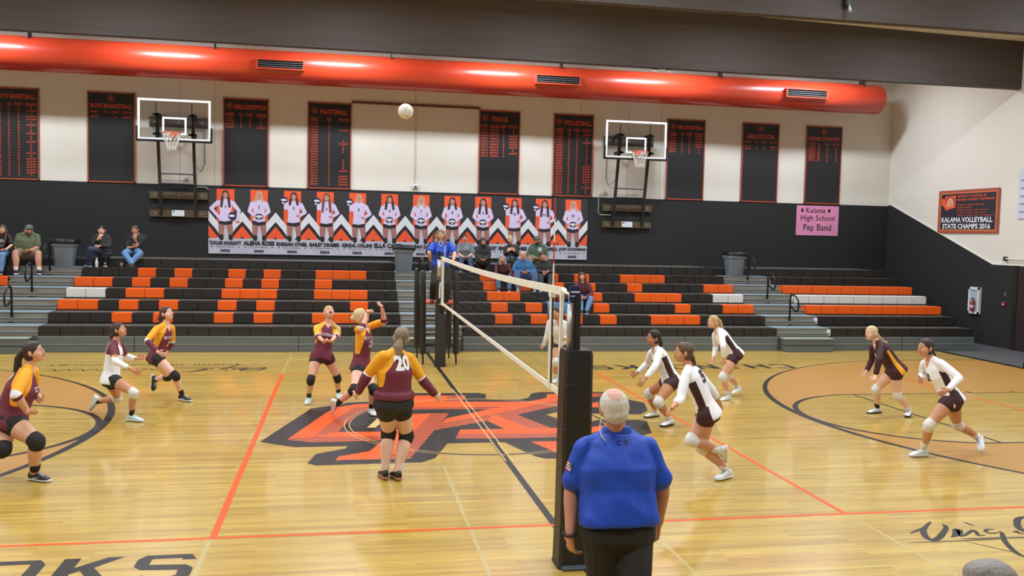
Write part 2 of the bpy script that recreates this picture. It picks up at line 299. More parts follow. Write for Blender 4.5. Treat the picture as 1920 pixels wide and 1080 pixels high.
fw = MB().box((XL, YF-.2, 0), (XW, YF, 8.6)).build('wall_front', M_cream); tag(fw, 'cream wall behind the camera', 'wall', kind='structure')
ce = MB().poly([(XL, 7.86), (0, 8.15), (XW, 7.84), (XW, 8.7), (XL, 8.7)], lambda a, b, d: (a, YF+d, b), 0, th=-(YB-YF+.1)).build('ceiling', M_ceil); tag(ce, 'pale pitched ceiling', 'ceiling', kind='structure')
for y in (12.42, 7.24, 2.4, -2.6, -7.7):
    ZBM = 6.65 if y > 12 else 6.70
    b_ = MB().poly([(XL, ZBM), (XW, ZBM), (XW, 7.86), (0, 8.15), (XL, 7.86)], lambda a, b, d: (a, y+d, b), 0, th=-.2)
    b_.poly([(XL, ZBM), (XW, ZBM), (XW, 7.86), (0, 8.15), (XL, 7.86)], lambda a, b, d: (a, y+.2+d, b), 0)
    o = b_.build('ceiling_beam', M_beam); tag(o, 'deep dark-stained timber roof beam' , 'beam', kind='structure')
# door on the right wall
d_ = MB().box((XW-.06, 10.9, 0), (XW-.02, 12.22, 2.13)).build('door_1', mat('dark_brown_door', '2B211E', .5)); tag(d_, 'dark brown door at right edge', 'door', kind='structure')
MB().box((XW-.08, 12.1, 0), (XW-.0, 12.24, 2.16)).build('door_frame', mat('door_frame_dark', '1E1A19', .5), d_)
MB().box((12.80, 8.9, 0), (13.0, 9.25, .12)).build('step', P_black, dk)
# ================================================================ bleachers
ZT = [.533, .765, .99, 1.215, 1.427, 1.632, 1.84]; YK = [12.2+.645*k for k in range(7)]; MW = .4275
S_blk = mat('seat_plastic_black', '231E1B', .55, noise=.15, scale=6); S_org = mat('seat_plastic_orange', 'F4620F', .45, noise=.06, scale=5); S_wht = mat('seat_plastic_white', 'DCDCD8', .5)
M_deck = mat('bleacher_deck_grey', '5B574F', .6, noise=.2, scale=12); M_pan = mat('bleacher_panel_grey', '5E6466', .45, noise=.12, scale=3, stretch=(.4, 1, 4)); M_edge = mat('bleacher_edge_steel', 'A9AEB0', .4, metal=.3)
M_tread = mat('aisle_tread_blue_grey', '7E8C93', .45, noise=.12, scale=3); M_riser = mat('aisle_riser_weathered', '8A8273', .65, noise=.25, scale=4, stretch=(.5, 1, 9)); M_dark = mat('recess_black', '17171A', .8)
def modbox(x0, x1, y0, z0, z1, d=.27):
    b = MB().bbox((x0+.004, y0, z0), (x1-.004, y0+d, z1), .012)
    for t in (.33, .66): b.box((x0+(x1-x0)*t-.002, y0-.001, z0+.03), (x0+(x1-x0)*t+.002, y0, z1-.02))
    return b
def bleacher(label, x0, x1, colours, mw=MW, org=None, caps=None):
    t = thing('bleacher', label, 'bleacher', ((x0+x1)/2, 12.2, 0), 'bleacher sections against the back wall')
    fr = MB()
    for k in range(7):
        y1 = YK[k+1] if k < 6 else YB-.05
        fr.box((x0, YK[k]+.05, .02 if k == 0 else ZT[k-1]-.1), (x1, (y1+.05 if k < 6 else YB-.03), ZT[k]-.012))
    fr.build('deck', M_deck, t)
    p = MB().box((x0, 12.16, .005), (x1, 12.26, .158)).box((x0, 12.16, .178), (x1, 12.26, .318)); p.build('front_panel', M_pan, t)
    e = MB().box((x0, 12.15, .158), (x1, 12.25, .172)).box((x0, 12.17, .318), (x1, 12.25, .328)); e.build('front_edge', M_edge, t)
    for sx in np.arange(x0+1.9, x1, 3.4): e2 = MB().box((sx, 12.155, 0), (sx+.012, 12.2, .33)).build('seam', M_dark, t)
    bases = {}
    for k in range(7):
        z1 = ZT[k]; z0 = z1-.212; xs = []
        if k == 6: n = int(round((x1-x0)/MW))
        else: n = int(round((x1-x0)/mw+.15))
        bench = MB().box((x0, YK[k]+.02, z0+.02), (x1, YK[k]+.25, z1-.03)).build('bench', M_dark, t)
        for i in range(n):
            a = x0+i*mw if org is None else org-(n-i)*mw
            a, b = max(a, x0), min(a+mw, x1)
            if b-a < .06: continue
            c = colours(k+1, i, n); mt = {'o': S_org, 'w': S_wht}.get(c, S_blk)
            key = (c, round(b-a, 3), k)
            if key in bases:
                o = bases[key].copy(); COL.objects.link(o); o.location = Vector((a-bases[key]['ax'], 0, 0)); 
            else:
                o = modbox(a, b, YK[k], z0, z1).build('seat_module', mt, bench, smooth='auto'); o['ax'] = a; bases[key] = o
            if o.parent is not bench: o.parent = bench
            if c: o['label'] = {'o': 'orange seat module', 'w': 'white seat module'}[c]
        if caps and caps.get(k+1):
            MB().bbox((x0-.09, YK[k]+.02, z0+.02), (x0+.01, YK[k]+.2, z1-.03), .02).build('end_cap', {'o': S_org, 'w': S_wht, 'b': S_wht}[caps[k+1]], t)
    return t
def sets(d, first=0):
    def f(row, i, n): return d.get(row, {}).get(i, '')
    return f
# left section, modules counted from its left end
L = {6: [3, 5, 8, 10, 13, 14, 15], 5: [0, 1, 3, 5, 8, 10, 13], 4: [3, 4, 8, 9, 10, 13, 14, 15], 3: [0, 1, 3, 5, 8, 10, 15], 2: [3, 5, 8, 10, 13, 14, 15]}
Ld = {k: {i: 'o' for i in v} for k, v in L.items()}; Ld[4].update({0: 'w', 1: 'w'})
bleacher('left bleacher section with one white and many orange seats', -8.16, -.61, sets(Ld))
R = {6: [2, 4, 6, 8, 11, 12, 13], 5: [2, 4, 6, 8, 11, 16, 17], 4: [2, 3, 6, 7, 8, 11, 12, 13], 3: [2, 4, 6, 8, 13, 16, 17], 2: [2, 4, 6, 8, 11, 12, 13]}
Rd = {k: {i: 'o' for i in v} for k, v in R.items()}; Rd[4].update({16: 'w', 17: 'w'})
bleacher('middle bleacher section where most spectators sit', .78, 8.46, sets(Rd), org=8.46)
bleacher('right bleacher section with full orange and white rows', 9.9, 13.83, lambda r, i, n: {5: 'o', 4: 'w', 3: 'o'}.get(r, ''), mw=3.93/9, caps={5: 'o', 4: 'w', 3: 'o', 2: 'b', 1: 'b'})
bleacher('bleacher section cut by the left edge, orange end seat', -11.74, -9.6, lambda r, i, n: 'o' if (r == 5 and i == n-1) else '')
# aisles between the sections
def aisle(label, x0, x1):
    t = thing('aisle_stairs', label, 'stairs', ((x0+x1)/2, 12.2, 0), 'aisle stairs between bleacher sections')
    tr = MB(); ri = MB(); no = MB()
    tr.box((x0+.01, 12.2, .300), (x1-.01, 12.45, .312)); ri.box((x0+.01, 12.22, .01), (x1-.01, 12.40, .30), 1)
    prev = .312
    for k in range(6):
        y1 = YK[k+1]+.02 if k < 5 else 16.2
        zm = (prev+ZT[k])/2
        ri.box((x0+.01, YK[k]+.03, prev-.02), (x1-.01, YK[k]+.2, zm-.012)); tr.box((x0+.01, YK[k]+.0, zm-.012), (x1-.01, YK[k]+.2, zm))
        ri.box((x0+.01, YK[k]+.1, zm), (x1-.01, YK[k]+.3, ZT[k]-.012)); tr.box((x0+.01, YK[k]+.08, ZT[k]-.012), (x1-.01, y1+.2, ZT[k]))
        no.box((x0+.01, YK[k]+.02, prev), (x1-.01, YK[k]+.05, prev+.016)); prev = ZT[k]
    top = MB().box((x0+.01, 16.07, ZT[5]-.1), (x1-.01, YB-.05, ZT[6]-.02)).build('bench', S_blk, t)
    tr.build('tread', M_tread, t); ri.build('riser', [M_riser, M_pan], t); no.build('nosing', M_dark, t)
    b = MB().bbox((x0+.05, 11.88, .30), (x1-.1, 12.17, .325), .006).build('bottom_step', mat('step_top_pale_green', '93A294', .5), t)
    MB().box((x0+.07, 11.90, .005), (x1-.12, 12.15, .150)).box((x0+.07, 11.90, .165), (x1-.12, 12.15, .30)).build('step_front', M_pan, b)
    MB().box((x0+.06, 11.893, .150), (x1-.11, 11.91, .165)).build('step_edge', M_dark, b)
aisle('aisle stairs left of the white seat section', -9.6, -8.16)
aisle('aisle stairs directly behind the far net post', -.61, .78)
aisle('aisle stairs left of the all-orange bench rows', 8.46, 9.9)
# handrails
M_rail = mat('black_steel_rail', '1C1A1A', .4, metal=.4)
def handrail(x, k, label):
    y, z = YK[k]-.05+.12, ZT[k-1]
    t = thing('handrail', label, 'handrail', (x, y, z), 'aisle handrails')
    MB().bbox((x-.06, y-.06, z), (x+.06, y+.06, z+.03), .008).build('base_plate', M_rail, t)
    MB().tube([(x, y, z+.02), (x, y, z+.70), (x, y-.04, z+.77), (x, y-.12, z+.80)], .024, 10).build('post', M_rail, t, True)
    MB().tube([(x, y-.10, z+.80), (x, y-.26, z+.76), (x, y-.40, z+.66), (x, y-.44, z+.52), (x, y-.38, z+.40), (x, y-.28, z+.38), (x, y-.02, z+.50)], .022, 10).build('grab_loop', M_rail, t, True)
handrail(-8.9, 1, 'lowest handrail in the left aisle, at the left edge'); handrail(-8.9, 3, 'handrail in the left aisle before the man in shorts'); handrail(-8.9, 5, 'topmost left handrail beside the grey trash can')
handrail(9.15, 1, 'lowest handrail in the right aisle before orange rows'); handrail(9.17, 3, 'middle handrail of the right aisle'); handrail(9.2, 5, 'topmost right handrail beside the grey trash can')
# trash cans
M_can = mat('trash_can_grey', '6E767B', .55, noise=.06, scale=6); M_bag = mat('black_bin_liner', '131314', .3, bump=.5, scale=18)
def can(x, y, z, label):
    t = thing('trash_can', label, 'trash can', (x, y, z), 'grey trash cans on the top aisles')
    b = MB()
    def sq(s, zz): return [(x+s*cx*(1 if abs(cx) == abs(cy) else 1.0), y+s*cy, z+zz) for cx, cy in ((-1,-.75),(-.75,-1),(.75,-1),(1,-.75),(1,.75),(.75,1),(-.75,1),(-1,.75))]
    rings = [(.19, 0), (.2, .02), (.235, .5), (.27, .51), (.275, .62), (.25, .62), (.2, .1)]
    vs = [p for s, zz in rings for p in sq(s, zz)]
    b.add(vs, [(i*8+k, i*8+(k+1) % 8, (i+1)*8+(k+1) % 8, (i+1)*8+k) for i in range(len(rings)-1) for k in range(8)] + [tuple(range(8))[::-1]])
    b.build('bin', M_can, t, 'auto')
    l = MB(); rings = [(.285, .575), (.292, .61), (.286, .66), (.262, .672), (.235, .63), (.21, .45), (.05, .42)]
    vs = []
    for s, zz in rings:
        for j, p in enumerate(sq(s, zz)): vs.append((p[0]+random.uniform(-.008, .008), p[1]+random.uniform(-.008, .008), p[2]+random.uniform(-.02, .015)))
    l.add(vs, [(i*8+k, i*8+(k+1) % 8, (i+1)*8+(k+1) % 8, (i+1)*8+k) for i in range(len(rings)-1) for k in range(8)]); l.build('liner', M_bag, t, True)
can(-8.62, 15.72, ZT[5], 'grey trash can at top of the left aisle'); can(-.36, 15.72, ZT[5], 'grey trash can behind the far referee'); can(8.93, 15.8, ZT[5], 'grey trash can at top of the right aisle')
# ================================================================ duct, boards, hoops
M_duct = mat('red_orange_duct_paint', 'BE3A20', .34, noise=.05, scale=2, coat=.3)
M_slat = mat('vent_slat_dark', '2A2C30', .5); M_vf = mat('vent_frame_red', 'C2462E', .45)
t = thing('air_duct', 'long round red-orange air duct high along the back wall', 'duct', (0, 16.9, 6.94))
d_ = MB(); d_.tube([(XL+.02, 16.9, 6.94), (-12, 16.9, 6.94), (13.80, 16.9, 6.94), (13.85, 16.9, 6.94)], [.43, .43, .43, .41], 48); d_.build('duct_pipe', M_duct, t, 'auto')
for x0, x1 in ((-4.17, -2.97), (3.2, 4.475), (10.6, 11.9)):
    f = MB(); y = 16.37
    f.box((x0, y, 6.80), (x1, 16.6, 6.83)).box((x0, y, 7.03), (x1, 16.6, 7.06)).box((x0, y, 6.83), (x0+.03, 16.6, 7.03)).box((x1-.03, y, 6.83), (x1, 16.6, 7.03))
    v = f.build('vent', M_vf, t); b = MB().box((x0+.03, y+.06, 6.83), (x1-.03, y+.1, 7.03)).build('vent_back', M_slat, v)
    s_ = MB()
    for k in range(3): s_.box((x0+.03, y+.01, 6.865+k*.055), (x1-.03, y+.05, 6.872+k*.055))
    for k in range(1, 22): s_.box((x0+k*(x1-x0)/22, y+.05, 6.83), (x0+k*(x1-x0)/22+.006, y+.058, 7.03))
    s_.build('vent_slats', mat('vent_slat_light', '8C9298', .4, metal=.4), v)
for x in (-9.7, -5.25, -.7, 4.0, 8.7, 13.2):
    MB().box((x-.1, 16.62, 7.22), (x+.1, 16.66, 7.27)).box((x-.012, 16.6, 7.23), (x+.012, 16.9, 7.85)).build('hanger', M_slat, t)
# ---- record boards
M_rb = mat('record_board_black', '1C1D21', .5, noise=.06, scale=2); M_rf = mat('record_board_frame', 'A8482E', .5); M_rt = mat('record_lettering_orange', 'C24A2A', .5)
def record_board(x0, title, cols, rows, logo_top, label, titlebox):
    W_, H_, z0 = 1.2, 2.4, 3.815; y = YB-.03
    t = thing('record_board', label, 'record board', (x0+W_/2, YB, z0), 'black record boards above the wainscot')
    MB().box((x0, y, z0), (x0+W_, YB, z0+H_)).build('board', M_rb, t)
    f = MB()
    for a, b in (((x0, z0), (x0+W_, z0+.035)), ((x0, z0+H_-.035), (x0+W_, z0+H_)), ((x0, z0), (x0+.03, z0+H_)), ((x0+W_-.03, z0), (x0+W_, z0+H_))):
        f.box((a[0], y-.012, a[1]), (b[0], y, b[1]))
    f.build('frame', M_rf, t)
    fn = lambda u, v, d=0: (x0+u, y-.003, z0+v)
    m = MB(); put_text(m, title, fn, titlebox[0], titlebox[1], titlebox[2], titlebox[3], .035)
    cx, cy = logo_top; n = 28
    for r0, r1 in ((.078, .088),):
        vs = []
        for i in range(n): a = 2*math.pi*i/n; vs += [fn(cx+r0*math.cos(a), cy+r0*math.sin(a)), fn(cx+r1*math.cos(a), cy+r1*math.sin(a))]
        m.add(vs, [(2*i, 2*i+1, (2*i+3) % (2*n), (2*i+2) % (2*n)) for i in range(n)])
    for g, (a, b) in (('C', (-.055, .01)), ('K', (-.015, .055))):
        m.poly([(cx+a+p[0]*(b-a), cy-.045+p[1]*.09) for p in GL[g][0]], fn)
    hy = titlebox[2]-.17 if titlebox[2] > 2.05 else titlebox[2]-.13
    hh = .075 if titlebox[2] > 2.05 else .055
    for (nm, a, b) in cols: put_text(m, nm, fn, a, b, hy, hy+hh, .03)
    m.build('heading', M_rt, t)
    if rows:
        m = MB()
        for j, row in enumerate(rows['r']):
            yy = rows['top']-j*rows['dy']
            for (txt, (nm, a, b)) in zip(row, cols):
                if not txt: continue
                w = min(b-a, .052*len(txt)) if len(txt) < 3 else (b-a)*.95; c = (a+b)/2
                put_text(m, txt, fn, c-w/2, c+w/2, yy, yy+rows['h'], .03)
        m.build('entries', M_rt, t)
C4 = [('YEAR', .07, .29), ('LG', .42, .52), ('DIST', .60, .81), ('STATE', .87, 1.14)]
def yrs(l): return [str(v) for v in l]
std = (.28, 1.14, 2.10, 2.23)
bb = ['APP','3','APP','4','CHAMP','CHAMP','2','APP','7','5','APP','6','3','APP','7','8','5','APP','8','APP','APP','APP','APP','APP','APP','3']
record_board(-11.04, 'BOYS BASKETBALL', C4, dict(top=1.93, dy=.0735, h=.045, r=[[str(1980+j), str(1+j % 4), str(1+(j*3) % 5), bb[j]] for j in range(26)]), (.14, 2.18), 'full basketball record board cut by the left edge', (.20, 1.12, 2.11, 2.24))
record_board(-8.645, 'BOYS BASKETBALL', C4, dict(top=1.72, dy=.07, h=.05, r=[['2017', '', '2', 'APP']]), (.60, 2.23), 'almost empty record board left of the left hoop', (.08, 1.14, 1.97, 2.09))
record_board(-5.175, 'GIRLS FASTPITCH', C4, dict(top=1.90, dy=.078, h=.05, r=[['1989','1','1','CHAMP'],['1997','1','1','2'],['1998','1','3','4'],['1999','2','3','5'],['2000','2','4','CHAMP']]), (.17, 2.19), 'record board with five entries right of the left hoop', std)
fs = ['','','','','CHAMP','','','','6','CHAMP','2','3','6','','','5','3','3','3','APP','','APP','APP','CHAMP','CHAMP']
record_board(-2.925, 'FOOTBALL', [('YEAR', .07, .29), ('LG', .53, .65), ('STATE', .84, 1.12)], dict(top=1.92, dy=.0755, h=.048, r=[[str([1931,1933,1937,1946,1963,1964,1966,1975,1979,1998,1999,2000,2001,2002,2003,2004,2005,2007,2011,2013,2014,2015,2016,2017,2018][j]), '1' if j % 3 else '2', fs[j]] for j in range(25)]), (.19, 2.16), 'full football record board above the player banners', (.34, 1.08, 2.07, 2.21))
ts = ['','2','2','APP','APP','APP','APP','APP','3','APP','']
record_board(1.89, 'TRACK', [('YEAR', .06, .27), ('TEAM', .32, .58), ('DIST', .61, .82), ('STATE', .86, 1.14)], dict(top=1.90, dy=.083, h=.055, r=[[str([1994,1997,1997,2004,2007,2007,2011,2011,2012,2012,2016][j]), 'BOYS' if j % 2 else 'GIRLS', str(1+j % 4), ts[j]] for j in range(11)]), (.17, 2.18), 'half filled track record board right of the brown rail', (.36, .86, 2.08, 2.22))
vs_ = ['4','3','APP','7','5','APP','6','5','8','4','6','5','7','4','APP','APP','APP','APP','APP','APP','APP','4','CHAMP','3','2']
record_board(4.09, 'VOLLEYBALL', C4, dict(top=1.93, dy=.0765, h=.05, r=[[str(1983+j if j < 6 else 1994+j), str(1+j % 3), str(1+(j*2) % 5), vs_[j]] for j in range(25)]), (.17, 2.17), 'full volleyball record board left of the right hoop', (.30, 1.14, 2.07, 2.22))
record_board(7.575, 'GIRLS BASKETBALL', C4, dict(top=1.89, dy=.08, h=.052, r=[['1994','1','2','APP'],['2002','1','2','APP'],['2003','1','2','APP'],['2006','2','1','APP'],['2010','2','2','APP'],['2016','2','3','4'],['2017','2','3','6']]), (.19, 2.19), 'record board with seven entries right of the right hoop', (.32, 1.14, 2.11, 2.23))
record_board(9.98, 'GIRLS SOCCER', C4, dict(top=1.66, dy=.07, h=.05, r=[['2013','1','1','APP'],['2016','1','1','3']]), (.60, 2.23), 'record board with two entries, between two other boards', (.14, 1.06, 1.93, 2.06))
record_board(12.085, 'CROSS COUNTRY', [('YEAR', .08, .32), ('LG', .38, .48), ('DIST', .62, .80), ('STATE', .90, 1.12)], dict(top=1.74, dy=.06, h=.045, r=[[str(1999+2*j), 'BOYS' if j % 2 else 'GIRL', str(1+j % 3), str(2+j)] for j in range(8)]), (.60, 2.23), 'rightmost record board above the pink poster', (.07, 1.12, 1.95, 2.07))
tag(MB().box((-1.72, YB-.07, 6.225), (1.9, YB-.001, 6.285)).build('wall_rail', mat('brown_rail', '6E3D2C', .6)), 'thin brown rail between the football and track boards', 'rail')
# ---- player banners
B_bg = mat('banner_black', '2C2B2D', .6, noise=.15, scale=5); B_org = mat('banner_orange', 'E8562A', .6); B_wht = mat('banner_white', 'D6D8DE', .6); B_lt = mat('banner_silver', 'B9B7C4', .6, noise=.2, scale=3)
B_jer = mat('banner_jersey', 'CFC3E4', .6); B_skin = mat('banner_skin', 'B98478', .6); B_leg = mat('banner_leg', 'A06A62', .6); B_blk = mat('banner_ink_black', '1E1B22', .6); B_hd = mat('banner_hair_dark', '3E2A2C', .6); B_hb = mat('banner_hair_brown', '6E4A42', .6); B_hl = mat('banner_hair_blonde', 'C49A7C', .6); B_navy = mat('banner_ball_navy', '252648', .6)
BM = [B_bg, B_org, B_wht, B_lt, B_jer, B_skin, B_leg, B_blk, B_hd, B_hb, B_hl, B_navy]
def banner(i, name, num, pose, hair, longer, label):
    bw, bh = .8945, 1.80; x0 = -5.555+i*bw; z0 = 1.957; y = YB-.045-(.004 if i % 2 else 0)
    t = MB(); N_ = 14
    def fn(u, v, d=0, l=0): return (x0+u*bw, y-.0008*l, z0+v*bh*(1-.006*(i/12)))
    base = MB()
    for a in range(N_):
        for b in range(2):
            q = [(a/N_, b/2), ((a+1)/N_, b/2), ((a+1)/N_, (b+1)/2), (a/N_, (b+1)/2)]; base.add([fn(*p) for p in q], [(0, 1, 2, 3)], 0)
    base.add([(x0, y+.003, z0), (x0+bw, y+.003, z0), (x0+bw, y+.003, z0+bh), (x0, y+.003, z0+bh)], [(3, 2, 1, 0)], 0)
    cnt = [0]
    def P(pts, c, l):
        cnt[0] += 1; l = l+cnt[0]*.06
        # split on a fine raster of u so that the drawing follows the cloth
        base.poly(pts, lambda u, v, d: fn(u, v, 0, l), c)
    P([(.24, .45), (.76, .45), (.76, .985), (.24, .985)], 1, 1)
    P([(0, 0), (1, 0), (1, .24), (.5, .5), (0, .24)], 3, 1.5)
    P([(0, 0), (1, 0), (1, .235), (0, .235)], 3, 3.4)
    for s in (0, 1):
        m = (lambda p: p) if s == 0 else (lambda p: (1-p[0], p[1]))
        for a0, a1, c, l in ((.65, .50, 2, 2), (.50, .43, 7, 2.4), (.43, .27, 1, 2.8), (.27, .235, 7, 3.0)):
            e_ = {2: .44, 1: .27}.get(c, .42 if a0 > .4 else .06); q = [(0, a0), (e_, a0-e_*.62), (e_, max(.236, a0-e_*.62-(a0-a1)*.9)), (max(0, (a1-.236)/.62) if (a1-.236)/.62 < e_ else e_*.9, max(.236, a1-e_*.9*.62)), (0, a1)]
            q = [m(p) for p in q]; P(q if s == 0 else q[::-1], c, l)
    def ell(cx, cy, rx, ry, c, l, n=14): P([(cx+rx*math.cos(2*math.pi*k/n), cy+ry*math.sin(2*math.pi*k/n)) for k in range(n)], c, l)
    def limb(p, w, c, l):
        for k in range(len(p)-1):
            a, b = Vector(p[k]), Vector(p[k+1]); asp = bh/bw; tt = Vector((b.x-a.x, (b.y-a.y)*asp)).normalized(); n = Vector((-tt.y, tt.x/asp))
            wa, wb = (w[k], w[k+1]) if isinstance(w, (list, tuple)) else (w, w)
            P([tuple(a-n*wa), tuple(b-n*wb), tuple(b+n*wb), tuple(a+n*wa)], c, l); ell(b.x, b.y, wb, wb/asp, c, l)
    cx = .5+(.04 if pose == 'B' else 0)
    limb([(cx-.10, .50), (cx-.12, .37), (cx-.12, .27)], [.10, .085, .06], 6, 4); limb([(cx+.10, .50), (cx+.14, .37), (cx+.15, .27)], [.10, .085, .06], 6, 4)
    limb([(cx-.12, .29), (cx-.115, .235)], .065, 7, 4.5); limb([(cx+.15, .29), (cx+.16, .235)], .065, 7, 4.5)
    P([(cx-.20, .52), (cx+.20, .52), (cx+.20, .455), (cx+.03, .44), (cx-.03, .44), (cx-.20, .455)], 7, 5)
    P([(cx-.19, .50+.02*(pose == 'A')), (cx, .49), (cx+.19, .51), (cx+.16, .64), (cx+.22, .80), (cx+.09, .845), (cx-.09, .845), (cx-.22, .80), (cx-.16, .64)], 4, 6)
    if pose == 'A':
        limb([(cx-.2, .79), (cx-.29, .66), (cx-.10, .575)], [.065, .055, .04], 4, 6.5); limb([(cx+.2, .79), (cx+.29, .66), (cx+.10, .575)], [.065, .055, .04], 4, 6.5)
        ell(cx, .575, .125, .05, 11, 7); ell(cx, .58, .10, .018, 2, 7.5); ell(cx, .545, .03, .012, 2, 7.5); ell(cx-.12, .565, .035, .02, 5, 8); ell(cx+.12, .565, .035, .02, 5, 8)
    elif pose == 'B':
        limb([(cx+.2, .79), (cx+.34, .66), (cx+.17, .60)], [.065, .055, .04], 4, 6.5); ell(cx+.13, .60, .06, .02, 5, 7)
        limb([(cx-.2, .79), (cx-.24, .72), (cx-.26, .80)], [.06, .055, .04], 4, 6.4)
        ell(cx-.31, .845, .125, .055, 11, 7); ell(cx-.30, .845, .09, .017, 2, 7.5); ell(cx-.33, .80, .03, .014, 2, 7.5)
    else:
        limb([(cx-.2, .79), (cx-.42, .69), (cx-.2, .56)], [.065, .055, .04], 4, 6.5); limb([(cx+.2, .79), (cx+.40, .66), (cx+.36, .52)], [.065, .055, .04], 4, 6.5)
        ell(cx+.20, .575, .12, .065, 11, 7); ell(cx+.19, .58, .09, .02, 2, 7.5); ell(cx+.36, .49, .07, .02, 5, 7.5)
    P([(cx-.035, .83), (cx+.035, .83), (cx+.04, .88), (cx-.04, .88)], 5, 6.6)
    ell(cx, .905, .105, .065, hair, 6.8)
    for s in (-1, 1): P([(cx+s*.10, .90), (cx+s*.04, .93), (cx+s*.05, .84), (cx+s*.09, longer), (cx+s*.16, longer+.01), (cx+s*.14, .84)], hair, 6.9)
    ell(cx, .895, .07, .05, 5, 7.2); P([(cx-.07, .91), (cx-.02, .945), (cx+.07, .91), (cx+.04, .95), (cx-.04, .952)], hair, 7.4)
    f7 = lambda u, v, d=0: fn(u, v, 0, 17)
    put_text(base, num, f7, cx-.022*len(num), cx+.022*len(num), .70, .745, .03, 7)
    put_text(base, name, f7, .03, .97, .135, .195 if len(name) > 11 else .205, .05, 7)
    put_text(base, 'VOLLEYBALL', f7, .20, .80, .10, .118, .0, 0); put_text(base, '2022', f7, .35, .65, .03, .068, .05, 7)
    for s in (.1, .9): ell(s, .108, .018, .01, 7, 9)
    o = base.build('player_banner', BM); tag(o, label, 'banner', 'player banners on the back wall'); return o
DR, BR, BL = 8, 9, 10
for i, a in enumerate([("TAYLOR HOGGATT", '1', 'C', DR, .70, 'leftmost player banner, long-haired player numbered 1'), ("ALENA ROSS", '2', 'A', BL, .80, 'player banner with number 2 on the jersey'), ("RHEGAN O'NEIL", '3', 'B', DR, .76, 'player banner numbered 3, ball held up at left'),
    ("BAILEY DRABEK", '4', 'B', BR, .66, 'fourth player banner from the left, long hair'), ("KENDAL COLLINS", '5', 'B', BL, .84, 'fifth player banner from the left, short hair'), ("ELLA CAPEN", '6', 'A', DR, .73, 'player banner numbered 6 left of the far referee'),
    ("MALEAH DAVIS", '7', 'A', BL, .77, 'player banner numbered 7 above the trash can'), ("REESE FOSTER", '8', 'A', DR, .76, 'player banner numbered 8 directly behind the far referee'), ("EMMA DAVENPORT", '9', 'A', DR, .70, 'player banner numbered 9 above the black hoodie spectator'),
    ("BRIA MATTHIES", '10', 'B', DR, .72, 'player banner numbered 10, ball held up'), ("SOPHIE CAPEN", '11', 'B', DR, .68, 'player banner numbered 11 behind the net antenna'), ("JACEY HUTCHINSON", '12', 'A', BL, .78, 'rightmost player banner, numbered 12')]):
    banner(i, *a)
# ---- pink poster
pk = MB(); fp = lambda u, v, d=0: (11.86+u*1.42, YB-.035, 2.84+v*.92); ink = mat('marker_ink', '2A1A22', .6)
pk.box((11.86, YB-.032, 2.84), (13.28, YB-.022, 3.76)); f2 = lambda u, v, d=0: (11.86+u*1.42, YB-.036, 2.84+v*.92)
put_text(pk, 'Kalama', f2, .22, .68, .76, .93, .005, 1); put_text(pk, 'High School', f2, .10, .90, .45, .68, .005, 1); put_text(pk, 'Pep Band', f2, .17, .83, .10, .38, .005, 1)
for cx in (.13, .77):
    for k in range(5): a = math.radians(150-k*32); stroke(pk, [(cx, .82), (cx+.02*math.cos(a), .82+.05*math.sin(a)), (cx+.04*math.cos(a), .82+.09*math.sin(a))], .008, f2, 1)
    pk.poly([(cx-.02, .78), (cx+.02, .78), (cx+.03, .85), (cx-.03, .85)], f2, 1)
tag(pk.build('poster', [mat('pink_paper', 'D98AB0', .8, noise=.08, scale=4), ink]), 'pink hand-lettered poster on the charcoal wall', 'poster')
# ---- champions banner on the right wall
cb = MB(); fc = lambda u, v, d=0, l=1: (XW-.035-.002*l, 15.40-u*2.46+.05*(0 if v > .5 else 0), 2.98+v*1.2)
cb.box((XW-.035, 12.94, 2.98), (XW-.025, 15.40, 4.18), 0)
for a, b, c, d in ((.03, .97, .045, .955), ): cb.poly([(a, c), (b, c), (b, d), (a, d)], lambda u, v, z: fc(u, v, 0, 1), 1)
cb.poly([(.05, .085), (.95, .085), (.95, .915), (.05, .915)], lambda u, v, z: fc(u, v, 0, 2), 2)
f3 = lambda u, v, d=0: fc(u, v, 0, 3); f4 = lambda u, v, d=0: fc(u, v, 0, 4)
put_text(cb, 'KALAMA VOLLEYBALL', f3, .07, .91, .25, .37, .025, 3); put_text(cb, 'STATE CHAMPS 2016', f3, .09, .88, .10, .22, .025, 3)
put_text(cb, 'DISTRICT IV CENTRAL 2B', f3, .33, .80, .83, .88, .02, 4); put_text(cb, 'LEAGUE / DISTRICT CHAMPIONS', f3, .33, .93, .75, .80, .02, 4)
for k, w in enumerate((.44, .24, .50, .46, .60)): 
    s = 'Team roster line of players names'[:int(w*46)]; put_text(cb, s, f3, .33, .33+w, .64-k*.062, .675-k*.062, .01, 4)
cb.poly([(.12, .58), (.14, .53), (.30, .60), (.30, .88), (.12, .86), (.12, .80), (.06, .82), (.06, .66), (.09, .64)], f3, 4)
for k in range(4): stroke(cb, [(.15+k*.03, .60), (.16+k*.033, .72), (.20+k*.02, .82)], .012, f4, 5)
stroke(cb, [(.13, .66), (.15, .80), (.20, .85), (.26, .80), (.285, .66)], .008, f4, 2)
tag(cb.build('champions_banner', [mat('banner_rim_rust', '9E4B30', .6), mat('banner_rim_orange', 'C46A44', .6), mat('banner_navy', '25262E', .6), mat('banner_lettering_white', 'E6E6EA', .6), B_org, mat('banner_peach', 'D9A288', .6)]), 'framed volleyball state champions banner on right wall', 'banner')
pp = MB().box((XW-.03, 11.2, 3.36), (XW-.021, 12.30, 4.59), 0)
for k in range(5): pp.box((XW-.033, 11.25, 3.5+k*.2), (XW-.03, 12.22, 3.55+k*.2), 1)
